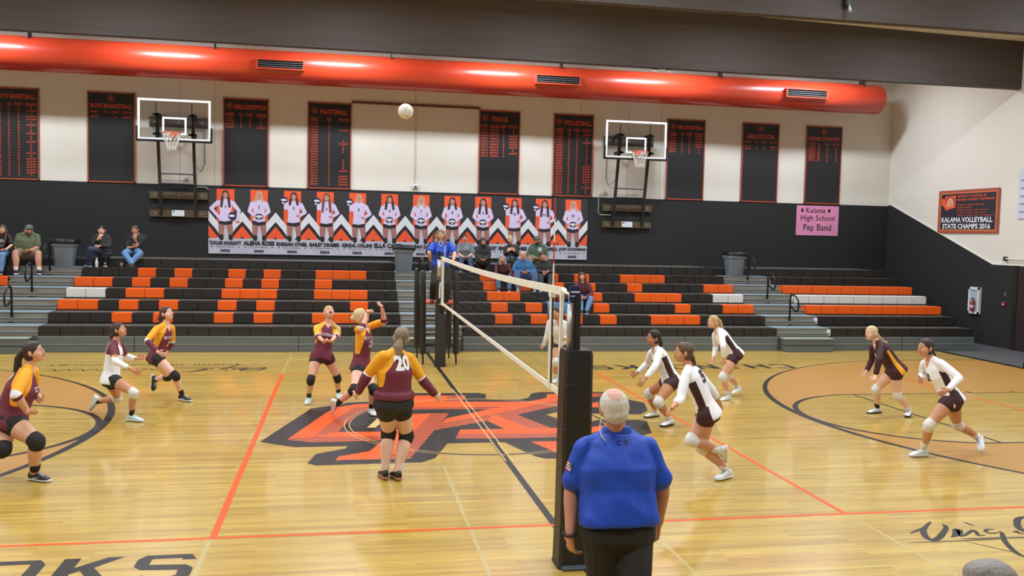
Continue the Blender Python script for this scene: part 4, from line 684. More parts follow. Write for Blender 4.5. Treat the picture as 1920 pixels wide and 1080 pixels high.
t = thing('emergency_light', 'small white twin-head emergency light under the long beam', 'light fixture', (5.43, 12.6, 6.6))
MB().bbox((5.32, 12.50, 6.60), (5.54, 12.60, 6.648), .01).build('housing', M_fw, t); 
for x in (5.26, 5.60): MB().lathe([(0, 0), (.05, .005), (.055, .04), (.03, .07), (0, .075)], (x, 12.55, 6.565), 12).build('lamp_head', M_fw, t, True)
t = thing('ceiling_speaker', 'small dark device hanging from the nearer roof beam', 'speaker', (6.95, 7.2, 6.9))
MB().bbox((6.92, 7.08, 6.92), (7.04, 7.235, 7.12), .015).build('bracket', M_slat, t); MB().tube([(6.98, 7.10, 6.95), (6.98, 7.06, 6.80)], [.02, .035], 10).build('lens_head', M_edge, t, True)
POSE = {'A':{'H':1.731,'J':{'P':(-5.334,2.164,0.647),'N':(-5.168,2.193,1.17),'H':(-5.102,2.18,1.339),'Rs':(-5.124,2.018,1.155),'Re':(-5.158,1.801,0.954),'Rw':(-5.088,1.93,0.746),'Rh':(-4.978,1.797,0.746),'Rp':(-5.327,2.075,0.637),'Rk':(-4.995,1.894,0.451),'Ra':(-5.066,2.044,0.082),'Rt':(-4.869,1.951,0.03),'Ls':(-5.168,2.367,1.117),'Le':(-5.207,2.486,0.846),'Lw':(-5.069,2.273,0.812),'Lh':(-5.0,2.115,0.826),'Lp':(-5.398,2.223,0.625),'Lk':(-5.32,1.909,0.366),'La':(-5.608,2.137,0.19),'Lt':(-5.688,2.27,0.029)}},'B':{'H':1.617,'J':{'P':(-5.036,5.082,0.592),'N':(-4.989,5.108,1.083),'H':(-4.934,5.119,1.243),'Rs':(-4.979,4.939,1.062),'Re':(-4.904,4.754,0.869),'Rw':(-4.694,4.688,0.774),'Rh':(-4.555,4.661,0.698),'Rp':(-5.001,5.006,0.577),'Rk':(-4.681,4.839,0.422),'Ra':(-4.751,4.989,0.082),'Rt':(-4.565,4.909,0.026),'Ls':(-4.952,5.265,1.032),'Le':(-4.927,5.457,0.832),'Lw':(-4.742,5.308,0.82),'Lh':(-4.597,5.249,0.861),'Lp':(-5.059,5.152,0.551),'Lk':(-5.013,5.393,0.241),'La':(-5.334,5.572,0.173),'Lt':(-5.462,5.654,0.029)}},'C':{'H':1.686,'J':{'P':(-4.702,6.446,0.695),'N':(-4.57,6.438,1.181),'H':(-4.549,6.423,1.356),'Rs':(-4.661,6.287,1.161),'Re':(-4.768,6.088,0.979),'Rw':(-4.596,6.003,0.818),'Rh':(-4.468,5.904,0.772),'Rp':(-4.704,6.359,0.683),'Rk':(-4.396,6.254,0.431),'Ra':(-4.328,6.445,0.087),'Rt':(-4.154,6.328,0.024),'Ls':(-4.503,6.596,1.138),'Le':(-4.53,6.75,0.894),'Lw':(-4.621,6.907,0.725),'Lh':(-4.676,7.026,0.62),'Lp':(-4.7,6.524,0.656),'Lk':(-4.589,6.743,0.323),'La':(-4.84,7.037,0.239),'Lt':(-4.891,7.101,0.037)}},'D':{'H':1.673,'J':{'P':(-2.225,6.197,0.747),'N':(-2.141,6.31,1.222),'H':(-2.122,6.304,1.397),'Rs':(-2.309,6.277,1.182),'Re':(-2.285,6.021,1.057),'Rw':(-2.201,5.792,1.016),'Rh':(-2.136,5.933,0.955),'Rp':(-2.307,6.195,0.718),'Rk':(-2.38,5.954,0.394),'Ra':(-2.416,6.187,0.079),'Rt':(-2.443,5.978,0.023),'Ls':(-1.983,6.347,1.157),'Le':(-2.009,6.081,1.055),'Lw':(-2.076,5.849,1.009),'Lh':(-2.132,5.994,0.947),'Lp':(-2.143,6.217,0.727),'Lk':(-1.982,6.31,0.363),'La':(-1.966,6.591,0.084),'Lt':(-1.937,6.383,0.031)}},'E':{'H':1.725,'J':{'P':(-1.644,5.183,0.742),'N':(-1.607,5.215,1.274),'H':(-1.646,5.206,1.45),'Rs':(-1.703,5.061,1.279),'Re':(-1.646,4.774,1.318),'Rw':(-1.557,4.899,1.519),'Rh':(-1.531,4.757,1.614),'Rp':(-1.673,5.104,0.712),'Rk':(-1.743,4.787,0.441),'Ra':(-1.983,4.994,0.203),'Rt':(-2.056,5.107,0.026),'Ls':(-1.508,5.364,1.303),'Le':(-1.315,5.153,1.374),'Lw':(-1.357,5.009,1.578),'Lh':(-1.388,4.888,1.696),'Lp':(-1.619,5.263,0.708),'Lk':(-1.466,5.013,0.409),'La':(-1.485,5.256,0.082),'Lt':(-1.427,5.046,0.029)}},'F':{'H':1.75,'J':{'P':(-1.365,1.7,0.875),'N':(-1.341,1.691,1.401),'H':(-1.284,1.796,1.541),'Rs':(-1.202,1.8,1.343),'Re':(-1.055,1.844,1.081),'Rw':(-0.888,1.852,0.88),'Rh':(-0.796,1.968,0.787),'Rp':(-1.295,1.742,0.833),'Rk':(-1.203,1.882,0.437),'Ra':(-1.309,1.681,0.09),'Rt':(-1.363,1.887,0.016),'Ls':(-1.481,1.569,1.393),'Le':(-1.642,1.665,1.163),'Lw':(-1.755,1.715,0.934),'Lh':(-1.797,1.864,0.855),'Lp':(-1.437,1.652,0.844),'Lk':(-1.403,1.871,0.475),'La':(-1.445,1.727,0.091),'Lt':(-1.481,1.938,0.018)}},'G':{'H':1.646,'J':{'P':(2.024,8.008,0.713),'N':(1.927,7.761,1.13),'H':(1.849,7.73,1.28),'Rs':(1.755,7.757,1.139),'Re':(1.726,7.825,0.868),'Rw':(1.685,7.929,0.654),'Rh':(1.59,7.803,0.608),'Rp':(1.951,8.007,0.668),'Rk':(1.878,7.724,0.392),'Ra':(1.935,7.938,0.074),'Rt':(1.855,7.745,0.029),'Ls':(2.096,7.767,1.094),'Le':(2.188,7.943,0.893),'Lw':(2.043,7.768,0.804),'Lh':(1.954,7.631,0.785),'Lp':(2.102,8.018,0.68),'Lk':(2.025,7.761,0.382),'La':(2.082,7.992,0.076),'Lt':(2.014,7.795,0.03)}},'H':{'H':1.675,'J':{'P':(2.742,4.223,0.643),'N':(2.524,4.256,1.1),'H':(2.455,4.211,1.255),'Rs':(2.505,4.416,1.029),'Re':(2.527,4.62,0.827),'Rw':(2.337,4.553,0.685),'Rh':(2.194,4.481,0.635),'Rp':(2.756,4.304,0.613),'Rk':(2.538,4.568,0.388),'Ra':(2.702,4.728,0.075),'Rt':(2.5,4.663,0.027),'Ls':(2.506,4.082,1.084),'Le':(2.389,3.897,0.897),'Lw':(2.224,3.839,0.723),'Lh':(2.102,3.762,0.638),'Lp':(2.739,4.137,0.631),'Lk':(2.471,3.978,0.368),'La':(2.706,4.107,0.082),'Lt':(2.523,4.004,0.028)}},'I':{'H':1.723,'J':{'P':(2.094,1.356,0.774),'N':(1.882,1.407,1.254),'H':(1.809,1.42,1.419),'Rs':(2.009,1.529,1.206),'Re':(2.207,1.528,0.983),'Rw':(2.353,1.601,0.788),'Rh':(2.442,1.699,0.679),'Rp':(2.126,1.431,0.737),'Rk':(1.867,1.263,0.463),'Ra':(2.247,1.314,0.324),'Rt':(2.377,1.411,0.171),'Ls':(1.778,1.262,1.22),'Le':(1.695,1.142,0.961),'Lw':(1.525,0.969,0.883),'Lh':(1.402,0.851,0.86),'Lp':(2.052,1.278,0.761),'Lk':(2.042,1.378,0.355),'La':(2.353,1.351,0.088),'Lt':(2.161,1.255,0.023)}},'J':{'H':1.646,'J':{'P':(4.529,6.002,0.781),'N':(4.227,6.028,1.173),'H':(4.119,5.995,1.304),'Rs':(4.23,6.177,1.083),'Re':(4.327,6.316,0.856),'Rw':(4.25,6.216,0.65),'Rh':(4.174,6.122,0.539),'Rp':(4.551,6.069,0.732),'Rk':(4.532,6.248,0.37),'Ra':(4.795,6.4,0.138),'Rt':(4.647,6.291,0.03),'Ls':(4.206,5.858,1.154),'Le':(4.17,5.669,0.946),'Lw':(4.231,5.741,0.723),'Lh':(4.269,5.795,0.572),'Lp':(4.497,5.936,0.738),'Lk':(4.269,5.869,0.409),'La':(4.422,5.987,0.077),'Lt':(4.249,5.874,0.028)}},'K':{'H':1.66,'J':{'P':(6.441,4.408,0.751),'N':(6.152,4.474,1.159),'H':(6.043,4.474,1.295),'Rs':(6.178,4.628,1.082),'Re':(6.276,4.774,0.857),'Rw':(6.139,4.7,0.668),'Rh':(6.025,4.624,0.575),'Rp':(6.477,4.479,0.716),'Rk':(6.25,4.6,0.404),'Ra':(6.385,4.744,0.075),'Rt':(6.178,4.711,0.023),'Ls':(6.116,4.304,1.141),'Le':(5.988,4.146,0.941),'Lw':(5.946,4.149,0.699),'Lh':(5.849,4.074,0.588),'Lp':(6.397,4.336,0.736),'Lk':(6.484,4.388,0.344),'La':(6.761,4.48,0.085),'Lt':(6.615,4.334,0.025)}},'L':{'H':1.721,'J':{'P':(5.597,1.983,0.766),'N':(5.366,2.082,1.233),'H':(5.264,2.067,1.382),'Rs':(5.384,2.251,1.173),'Re':(5.511,2.443,0.987),'Rw':(5.354,2.245,0.956),'Rh':(5.226,2.13,0.944),'Rp':(5.655,2.037,0.725),'Rk':(5.847,2.168,0.374),'Ra':(6.197,2.227,0.191),'Rt':(6.171,2.082,0.023),'Ls':(5.361,1.902,1.23),'Le':(5.49,1.701,1.056),'Lw':(5.28,1.626,0.932),'Lh':(5.128,1.587,0.861),'Lp':(5.54,1.918,0.743),'Lk':(5.248,1.897,0.442),'La':(5.315,2.078,0.088),'Lt':(5.101,2.062,0.025)}},'M':{'H':1.798,'J':{'P':(-0.236,-2.807,0.906),'N':(-0.238,-2.698,1.48),'H':(-0.28,-2.767,1.65),'Rs':(-0.036,-2.709,1.42),'Re':(0.067,-2.728,1.128),'Rw':(0.081,-2.638,0.878),'Rh':(0.103,-2.558,0.718),'Rp':(-0.151,-2.784,0.874),'Rk':(-0.192,-3.026,0.523),'Ra':(-0.144,-2.952,0.102),'Rt':(-0.05,-2.762,0.011),'Ls':(-0.438,-2.705,1.423),'Le':(-0.516,-2.694,1.124),'Lw':(-0.541,-2.789,0.879),'Lh':(-0.512,-2.74,0.709),'Lp':(-0.326,-2.817,0.885),'Lk':(-0.326,-2.824,0.449),'La':(-0.287,-2.717,0.038),'Lt':(-0.376,-2.918,0.072)}},'N':{'H':1.607,'J':{'P':(0.053,10.407,1.994),'N':(0.065,10.408,2.475),'H':(0.046,10.376,2.639),'Rs':(-0.102,10.409,2.446),'Re':(-0.207,10.229,2.266),'Rw':(-0.164,10.397,2.106),'Rh':(-0.135,10.539,2.037),'Rp':(-0.014,10.399,1.946),'Rk':(-0.098,10.153,1.647),'Ra':(-0.111,10.338,1.32),'Rt':(-0.149,10.137,1.277),'Ls':(0.233,10.406,2.453),'Le':(0.313,10.223,2.263),'Lw':(0.266,10.029,2.133),'Lh':(0.24,9.883,2.072),'Lp':(0.122,10.396,1.948),'Lk':(0.134,10.133,1.653),'La':(0.167,10.306,1.321),'Lt':(0.208,10.504,1.274)}},'S0':{'H':1.636,'J':{'P':(-10.07,15.791,1.938),'N':(-10.062,15.793,2.416),'H':(-10.004,15.661,2.509),'Rs':(-10.222,15.803,2.356),'Re':(-10.197,15.714,2.091),'Rw':(-10.032,15.558,2.01),'Rh':(-9.931,15.433,1.985),'Rp':(-10.151,15.781,1.961),'Rk':(-10.12,15.387,1.89),'Ra':(-10.102,15.281,1.515),'Rt':(-10.178,15.471,1.463),'Ls':(-9.898,15.795,2.363),'Le':(-9.799,15.666,2.136),'Lw':(-9.864,15.457,2.034),'Lh':(-9.982,15.555,1.981),'Lp':(-9.989,15.782,1.962),'Lk':(-9.919,15.395,1.883),'La':(-9.912,15.275,1.513),'Lt':(-9.988,15.466,1.461)}},'S1':{'H':1.818,'J':{'P':(-9.489,15.784,1.929),'N':(-9.463,15.776,2.457),'H':(-9.397,15.609,2.519),'Rs':(-9.664,15.78,2.386),'Re':(-9.718,15.707,2.09),'Rw':(-9.528,15.547,1.989),'Rh':(-9.421,15.404,1.967),'Rp':(-9.583,15.781,1.933),'Rk':(-9.606,15.338,1.958),'Ra':(-9.582,15.268,1.529),'Rt':(-9.624,15.49,1.461),'Ls':(-9.266,15.78,2.379),'Le':(-9.212,15.673,2.092),'Lw':(-9.303,15.429,2.029),'Lh':(-9.428,15.545,1.971),'Lp':(-9.396,15.769,1.938),'Lk':(-9.128,15.411,1.953),'La':(-9.078,15.303,1.531),'Lt':(-9.165,15.51,1.462)}},'S2':{'H':1.683,'J':{'P':(-7.757,15.934,1.969),'N':(-7.847,16.024,2.444),'H':(-7.815,15.882,2.542),'Rs':(-8.025,16.047,2.365),'Re':(-7.993,15.877,2.137),'Rw':(-7.873,15.759,2.32),'Rh':(-7.776,15.709,2.447),'Rp':(-7.805,15.963,2.036),'Rk':(-8.031,15.631,2.076),'Ra':(-8.084,15.789,1.712),'Rt':(-8.235,15.936,1.658),'Ls':(-7.663,16.035,2.373),'Le':(-7.629,15.87,2.141),'Lw':(-7.834,15.729,2.154),'Lh':(-7.981,15.753,2.077),'Lp':(-7.685,15.903,2.008),'Lk':(-7.836,16.27,2.017),'La':(-7.776,16.012,1.711),'Lt':(-7.709,15.81,1.658)}},'S3':{'H':1.676,'J':{'P':(-7.191,16.41,1.958),'N':(-7.093,16.402,2.441),'H':(-7.12,16.274,2.557),'Rs':(-7.274,16.413,2.368),'Re':(-7.319,16.312,2.105),'Rw':(-7.145,16.137,2.124),'Rh':(-7.005,16.075,2.189),'Rp':(-7.256,16.418,2.016),'Rk':(-7.321,16.018,1.971),'Ra':(-7.095,15.842,1.707),'Rt':(-7.067,16.051,1.657),'Ls':(-6.903,16.409,2.391),'Le':(-7.04,16.313,2.159),'Lw':(-7.077,16.12,2.309),'Lh':(-7.076,16.095,2.473),'Lp':(-7.121,16.411,2.009),'Lk':(-6.934,16.048,1.982),'La':(-7.148,15.869,1.707),'Lt':(-7.282,16.033,1.659)}},'S4':{'H':1.542,'J':{'P':(1.386,16.474,1.939),'N':(1.366,16.474,2.393),'H':(1.334,16.409,2.537),'Rs':(1.207,16.476,2.36),'Re':(1.151,16.398,2.114),'Rw':(1.297,16.253,2.017),'Rh':(1.316,16.104,1.984),'Rp':(1.308,16.48,1.955),'Rk':(1.216,16.117,1.924),'Ra':(1.163,15.843,1.698),'Rt':(1.207,16.032,1.654),'Ls':(1.526,16.476,2.366),'Le':(1.554,16.395,2.116),'Lw':(1.417,16.236,2.028),'Lh':(1.318,16.125,1.988),'Lp':(1.464,16.481,1.956),'Lk':(1.459,16.107,1.933),'La':(1.478,15.836,1.698),'Lt':(1.517,16.028,1.655)}},'S5':{'H':1.468,'J':{'P':(1.732,15.869,1.934),'N':(1.791,15.982,2.344),'H':(1.766,15.873,2.45),'Rs':(1.641,15.984,2.307),'Re':(1.584,15.911,2.073),'Rw':(1.696,15.756,1.973),'Rh':(1.716,15.614,1.945),'Rp':(1.668,15.858,1.974),'Rk':(1.724,16.193,1.876),'Ra':(1.678,15.902,1.695),'Rt':(1.72,16.083,1.653),'Ls':(1.941,15.985,2.311),'Le':(1.942,15.901,2.073),'Lw':(1.828,15.741,1.981),'Lh':(1.731,15.637,1.945),'Lp':(1.777,15.863,1.996),'Lk':(1.957,16.148,1.89),'La':(1.864,15.88,1.695),'Lt':(1.911,16.059,1.654)}},'S6':{'H':1.54,'J':{'P':(2.502,15.858,1.945),'N':(2.553,15.959,2.38),'H':(2.509,15.875,2.511),'Rs':(2.398,15.959,2.333),'Re':(2.35,15.866,2.09),'Rw':(2.4,15.679,2.21),'Rh':(2.509,15.668,2.317),'Rp':(2.439,15.845,1.994),'Rk':(2.512,16.199,1.92),'Ra':(2.456,15.916,1.7),'Rt':(2.506,16.103,1.655),'Ls':(2.71,15.96,2.341),'Le':(2.709,15.861,2.096),'Lw':(2.597,15.703,2.215),'Lh':(2.493,15.646,2.312),'Lp':(2.525,15.853,2.022),'Lk':(2.769,16.121,1.943),'La':(2.66,15.878,1.7),'Lt':(2.719,16.063,1.655)}},'S7':{'H':1.731,'J':{'P':(3.38,16.461,1.933),'N':(3.399,16.494,2.434),'H':(3.343,16.346,2.522),'Rs':(3.215,16.497,2.346),'Re':(3.103,16.407,2.086),'Rw':(3.2,16.175,2.042),'Rh':(3.347,16.227,1.967),'Rp':(3.299,16.465,1.972),'Rk':(3.078,16.108,2.015),'Ra':(3.034,15.852,1.707),'Rt':(3.104,16.058,1.656),'Ls':(3.584,16.495,2.35),'Le':(3.631,16.385,2.079),'Lw':(3.411,16.267,2.02),'Lh':(3.289,16.154,1.975),'Lp':(3.463,16.471,1.967),'Lk':(3.548,16.062,2.013),'La':(3.422,15.835,1.707),'Lt':(3.51,16.034,1.656)}},'S8':{'H':1.493,'J':{'P':(2.202,15.082,1.51),'N':(2.142,14.922,1.912),'H':(2.113,14.837,2.04),'Rs':(1.988,14.924,1.88),'Re':(1.95,14.818,1.651),'Rw':(2.096,14.705,1.531),'Rh':(2.111,14.559,1.507),'Rp':(2.127,15.087,1.494),'Rk':(1.992,14.754,1.554),'Ra':(1.979,14.545,1.277),'Rt':(2.028,14.727,1.235),'Ls':(2.295,14.925,1.878),'Le':(2.349,14.815,1.654),'Lw':(2.208,14.69,1.539),'Lh':(2.112,14.581,1.506),'Lp':(2.278,15.087,1.493),'Lk':(2.309,14.732,1.563),'La':(2.253,14.542,1.277),'Lt':(2.311,14.722,1.235)}},'S9':{'H':1.667,'J':{'P':(2.742,15.055,1.528),'N':(2.71,15.047,2.018),'H':(2.671,14.922,2.133),'Rs':(2.531,15.053,1.94),'Re':(2.417,14.938,1.706),'Rw':(2.642,14.838,1.707),'Rh':(2.64,14.677,1.665),'Rp':(2.656,15.059,1.538),'Rk':(2.475,14.712,1.648),'Ra':(2.485,14.564,1.289),'Rt':(2.541,14.766,1.24),'Ls':(2.893,15.051,1.949),'Le':(3.009,14.941,1.713),'Lw':(2.794,14.821,1.706),'Lh':(2.685,14.702,1.669),'Lp':(2.828,15.059,1.538),'Lk':(2.952,14.69,1.654),'La':(2.925,14.561,1.288),'Lt':(2.99,14.761,1.239)}},'S10':{'H':1.653,'J':{'P':(3.317,15.148,1.525),'N':(3.276,15.145,2.011),'H':(3.214,15.017,2.11),'Rs':(3.097,15.154,1.941),'Re':(3.02,15.025,1.702),'Rw':(3.246,14.934,1.707),'Rh':(3.231,14.776,1.664),'Rp':(3.232,15.155,1.52),'Rk':(3.108,14.779,1.593),'Ra':(3.077,14.55,1.286),'Rt':(3.145,14.747,1.238),'Ls':(3.463,15.153,1.961),'Le':(3.543,15.059,1.707),'Lw':(3.351,14.91,1.717),'Lh':(3.244,14.792,1.674),'Lp':(3.403,15.154,1.522),'Lk':(3.409,14.759,1.598),'La':(3.32,14.551,1.287),'Lt':(3.397,14.744,1.238)}},'S11':{'H':1.575,'J':{'P':(4.049,13.817,1.095),'N':(3.947,13.664,1.519),'H':(3.91,13.617,1.672),'Rs':(3.793,13.661,1.457),'Re':(3.708,13.57,1.216),'Rw':(3.778,13.356,1.156),'Rh':(3.911,13.407,1.089),'Rp':(3.974,13.824,1.127),'Rk':(3.834,13.467,1.134),'Ra':(3.821,13.258,0.834),'Rt':(3.893,13.443,0.789),'Ls':(4.108,13.663,1.48),'Le':(4.163,13.578,1.229),'Lw':(3.996,13.433,1.156),'Lh':(3.891,13.319,1.132),'Lp':(4.123,13.82,1.131),'Lk':(4.104,13.436,1.128),'La':(3.96,13.267,0.834),'Lt':(4.042,13.448,0.789)}},'S12':{'H':1.61,'J':{'P':(0.567,16.423,1.951),'N':(0.548,16.422,2.433),'H':(0.585,16.421,2.599),'Rs':(0.392,16.42,2.367),'Re':(0.309,16.344,2.113),'Rw':(0.458,16.207,1.988),'Rh':(0.511,16.062,1.946),'Rp':(0.484,16.43,1.95),'Rk':(0.371,16.061,2.018),'Ra':(0.37,15.854,1.705),'Rt':(0.399,16.055,1.66),'Ls':(0.71,16.421,2.383),'Le':(0.753,16.348,2.119),'Lw':(0.635,16.192,1.985),'Lh':(0.537,16.07,1.95),'Lp':(0.651,16.43,1.952),'Lk':(0.682,16.046,2.026),'La':(0.653,15.854,1.706),'Lt':(0.689,16.054,1.66)}},'T':{'H':1.756,'J':{'P':(0.476,-5.352,0.701),'N':(0.47,-5.158,1.218),'H':(0.474,-5.086,1.393),'Rs':(0.587,-5.027,1.094),'Re':(0.508,-5.091,0.798),'Rw':(0.266,-5.148,0.727),'Rh':(0.108,-5.215,0.764),'Rp':(0.407,-5.398,0.738),'Rk':(-0.02,-5.342,0.779),'Ra':(-0.07,-5.421,0.373),'Rt':(-0.279,-5.503,0.411),'Ls':(0.615,-5.134,1.099),'Le':(0.497,-5.213,0.828),'Lw':(0.252,-5.253,0.754),'Lh':(0.095,-5.321,0.793),'Lp':(0.521,-5.305,0.638),'Lk':(0.093,-5.218,0.646),'La':(-0.003,-5.36,0.258),'Lt':(-0.214,-5.437,0.293)}}}
# ================================================================ people
V = Vector
from mathutils import noise as mnoise
def _n(v): return v.normalized()
def loft(mb, rings, seg=16, mi=0, pw=1.0):
    vs = []
    for c, u, v, a, b in rings:
        for k in range(seg):
            t = 2*math.pi*k/seg; ct, st = math.cos(t), math.sin(t)
            vs.append(c+u*(a*math.copysign(abs(ct)**pw, ct))+v*(b*math.copysign(abs(st)**pw, st)))
    n = len(rings); fs = [(i*seg+k, i*seg+(k+1) % seg, (i+1)*seg+(k+1) % seg, (i+1)*seg+k) for i in range(n-1) for k in range(seg)]
    fs += [tuple(range(seg))[::-1], tuple(range((n-1)*seg, n*seg))]; mb.add(vs, fs, mi); return mb
def blob(mb, c, ax, mi=0, nu=14, nv=9):     # ellipsoid, ax = three scaled axes
    vs = []; fs = []
    for j in range(1, nv):
        ph = math.pi*j/nv
        for k in range(nu):
            t = 2*math.pi*k/nu; vs.append(c+ax[0]*(math.sin(ph)*math.cos(t))+ax[1]*(math.sin(ph)*math.sin(t))+ax[2]*math.cos(ph))
    m = nv-1; vs += [c+ax[2], c-ax[2]]; T, B = m*nu, m*nu+1
    for j in range(m-1):
        for k in range(nu): fs.append((j*nu+k, (j+1)*nu+k, (j+1)*nu+(k+1) % nu, j*nu+(k+1) % nu))
    for k in range(nu): fs.append((T, k, (k+1) % nu)); fs.append((B, (m-1)*nu+(k+1) % nu, (m-1)*nu+k))
    mb.add(vs, fs, mi); return mb
def limb(mb, pts, mi=0, seg=12, rnd=True):   # pts = [(point, radius), ...] with rounded ends
    P = [p for p, r in pts]; R = [r for p, r in pts]
    if rnd:
        a = _n(P[0]-P[1]); b = _n(P[-1]-P[-2])
        P = [P[0]+a*R[0]*.8, P[0]+a*R[0]*.45] + P + [P[-1]+b*R[-1]*.45, P[-1]+b*R[-1]*.8]; R = [R[0]*.35, R[0]*.8] + R + [R[-1]*.8, R[-1]*.35]
    mb.tube(P, R, seg, mi)
    return mb
def fuse(mb, name, mats, voxel, smooth=4, parent=None, fac=.5):
    me = bpy.data.meshes.new('tmp'); me.from_pydata(mb.v, [], mb.f); me.update()
    bm = bmesh.new(); bm.from_mesh(me); bmesh.ops.recalc_face_normals(bm, faces=bm.faces[:]); bm.to_mesh(me); bm.free()
    o = bpy.data.objects.new('tmp', me); COL.objects.link(o)
    r = o.modifiers.new('r', 'REMESH'); r.mode = 'VOXEL'; r.voxel_size = voxel; r.use_smooth_shade = True
    if smooth: s = o.modifiers.new('s', 'SMOOTH'); s.iterations = smooth; s.factor = fac
    dg = bpy.context.evaluated_depsgraph_get(); dg.update()
    m2 = bpy.data.meshes.new_from_object(o.evaluated_get(dg)); bpy.data.objects.remove(o); bpy.data.meshes.remove(me)
    m2.name = name; m2.materials.clear()
    for m in mats: m2.materials.append(m)
    ob = bpy.data.objects.new(name, m2); COL.objects.link(ob)
    if parent: ob.parent = parent
    return ob
def centers(me):
    n = len(me.polygons); a = np.empty(n*3); me.polygons.foreach_get('center', a); return a.reshape(-1, 3)
def merge(ob, mb, mats):        # append loose extra pieces (fingers, eyes) to the same mesh
    me = ob.data; bm = bmesh.new(); bm.from_mesh(me); base = len(me.materials)
    for m in mats: me.materials.append(m)
    vv = [bm.verts.new(v) for v in mb.v]
    for f, mi in zip(mb.f, mb.mi):
        try: fc = bm.faces.new([vv[i] for i in f]); fc.material_index = base+mi; fc.smooth = True
        except ValueError: pass
    bm.to_mesh(me); bm.free()
def seg_d(p, a, b):
    a, b = np.array(a), np.array(b); ab = b-a; t = ((p-a)@ab)/(ab@ab); tc = np.clip(t, 0, 1); return np.linalg.norm(p-(a+tc[:, None]*ab), axis=1), t
SKIN = {'fair': 'D8A488', 'pale': 'E2B49C', 'tan': 'B98058', 'warm': 'C88F6C', 'ruddy': 'C98D74', 'dark': '9A6448'}
def cloth_regions(cols, skin):
    name = 'jersey_'+'_'.join(cols)+'_'+skin
    if name in _mats: return _mats[name]
    m = bpy.data.materials.new(name); m.use_nodes = True; nt = m.node_tree; b = nt.nodes['Principled BSDF']; b.inputs['Roughness'].default_value = .7
    get = lambda k: C[k].node_tree.nodes['Principled BSDF'].inputs['Base Color'].default_value[:] if not isinstance(k, tuple) else k
    prev = nt.nodes.new('ShaderNodeRGB').outputs[0]; prev.default_value = get(cols[0])
    layers = [('m1', get(cols[1]))] + ([('m2', get(cols[2]))] if len(cols) > 2 else []) + [('m3', lin(SKIN[skin]))]
    for nm, col in layers:
        at = nt.nodes.new('ShaderNodeAttribute'); at.attribute_name = nm
        rg_ = nt.nodes.new('ShaderNodeMapRange'); rg_.inputs['From Min'].default_value = -.0015; rg_.inputs['From Max'].default_value = .0015; nt.links.new(at.outputs['Fac'], rg_.inputs[0])
        mx = nt.nodes.new('ShaderNodeMix'); mx.data_type = 'RGBA'; mx.inputs['B'].default_value = col; nt.links.new(rg_.outputs[0], mx.inputs['Factor']); nt.links.new(prev, mx.inputs['A']); prev = mx.outputs['Result']
    nt.links.new(prev, b.inputs['Base Color']); _mats[name] = m; return m
def skin_mat(k): return mat('skin_'+k, SKIN[k], .5, noise=.05, scale=14)
E_w, E_i, E_l, E_b, E_m = mat('eye_white', 'D8D2CC', .4), mat('eye_iris', '2E2018', .3), mat('lips', 'B06E62', .5), mat('brow', '4A3426', .8), mat('mouth_dark', '4A1D1A', .5)
C = {'maroon': mat('jersey_maroon', '6B2337', .7, noise=.07, scale=9, bump=.3), 'dkmaroon': mat('jersey_dark_maroon', '3A1620', .7, noise=.06, scale=9, bump=.3), 'yellow': mat('jersey_gold', 'EDA51C', .65, noise=.05, scale=9, bump=.2),
     'white': mat('jersey_white', 'ECEDF2', .7, noise=.04, scale=9, bump=.3), 'black': mat('cloth_black', '1E1B19', .75, noise=.1, scale=12, bump=.25), 'navy': mat('denim_blue', '3F5878', .8, noise=.15, scale=30, bump=.2),
     'jean': mat('denim_light', '5C7FA8', .8, noise=.12, scale=30, bump=.2), 'blue': mat('polo_royal_blue', '0C46BE', .55, noise=.12, scale=4, bump=.25), 'olive': mat('tee_olive', '566044', .8, noise=.08, scale=12, bump=.2),
     'khaki': mat('shorts_khaki', '7A6650', .8), 'grey': mat('top_grey', '6E747A', .8, noise=.1, scale=12), 'green': mat('hoodie_green', '3B5240', .8, noise=.08, scale=12), 'dkjean': mat('denim_dark', '2C3850', .8, noise=.1, scale=20),
     'steel': mat('sweater_blue', '2F5F8E', .8, noise=.08, scale=14), 'wine': mat('cardigan_wine', '5E2334', .8, noise=.1, scale=14), 'brownred': mat('top_brown_red', '4E2428', .8, noise=.1, scale=14), 'slate': mat('trouser_dark_grey', '2A2C2E', .8)}
K_blk, K_wht = mat('knee_pad_black', '1C1A1B', .8, bump=.3, scale=40), mat('knee_pad_white', 'D9D6D2', .8, bump=.3, scale=40)
HAIR = {'dkbrown': '34241C', 'brown': '5A4130', 'blonde': 'B99B68', 'ltblonde': 'CDB58A', 'black': '1A1617', 'white': 'D9D4CB', 'grey': '8E8A84', 'ash': '806E55', 'auburn': '4A2A22'}
def hair_mat(k): return mat('hair_'+k, HAIR[k], .55, noise=.28, scale=10, stretch=(9, 9, 1.6), bump=.6)
def frame(z, hint):
    z = _n(z); x = _n(hint-z*hint.dot(z)); return x, z.cross(x), z
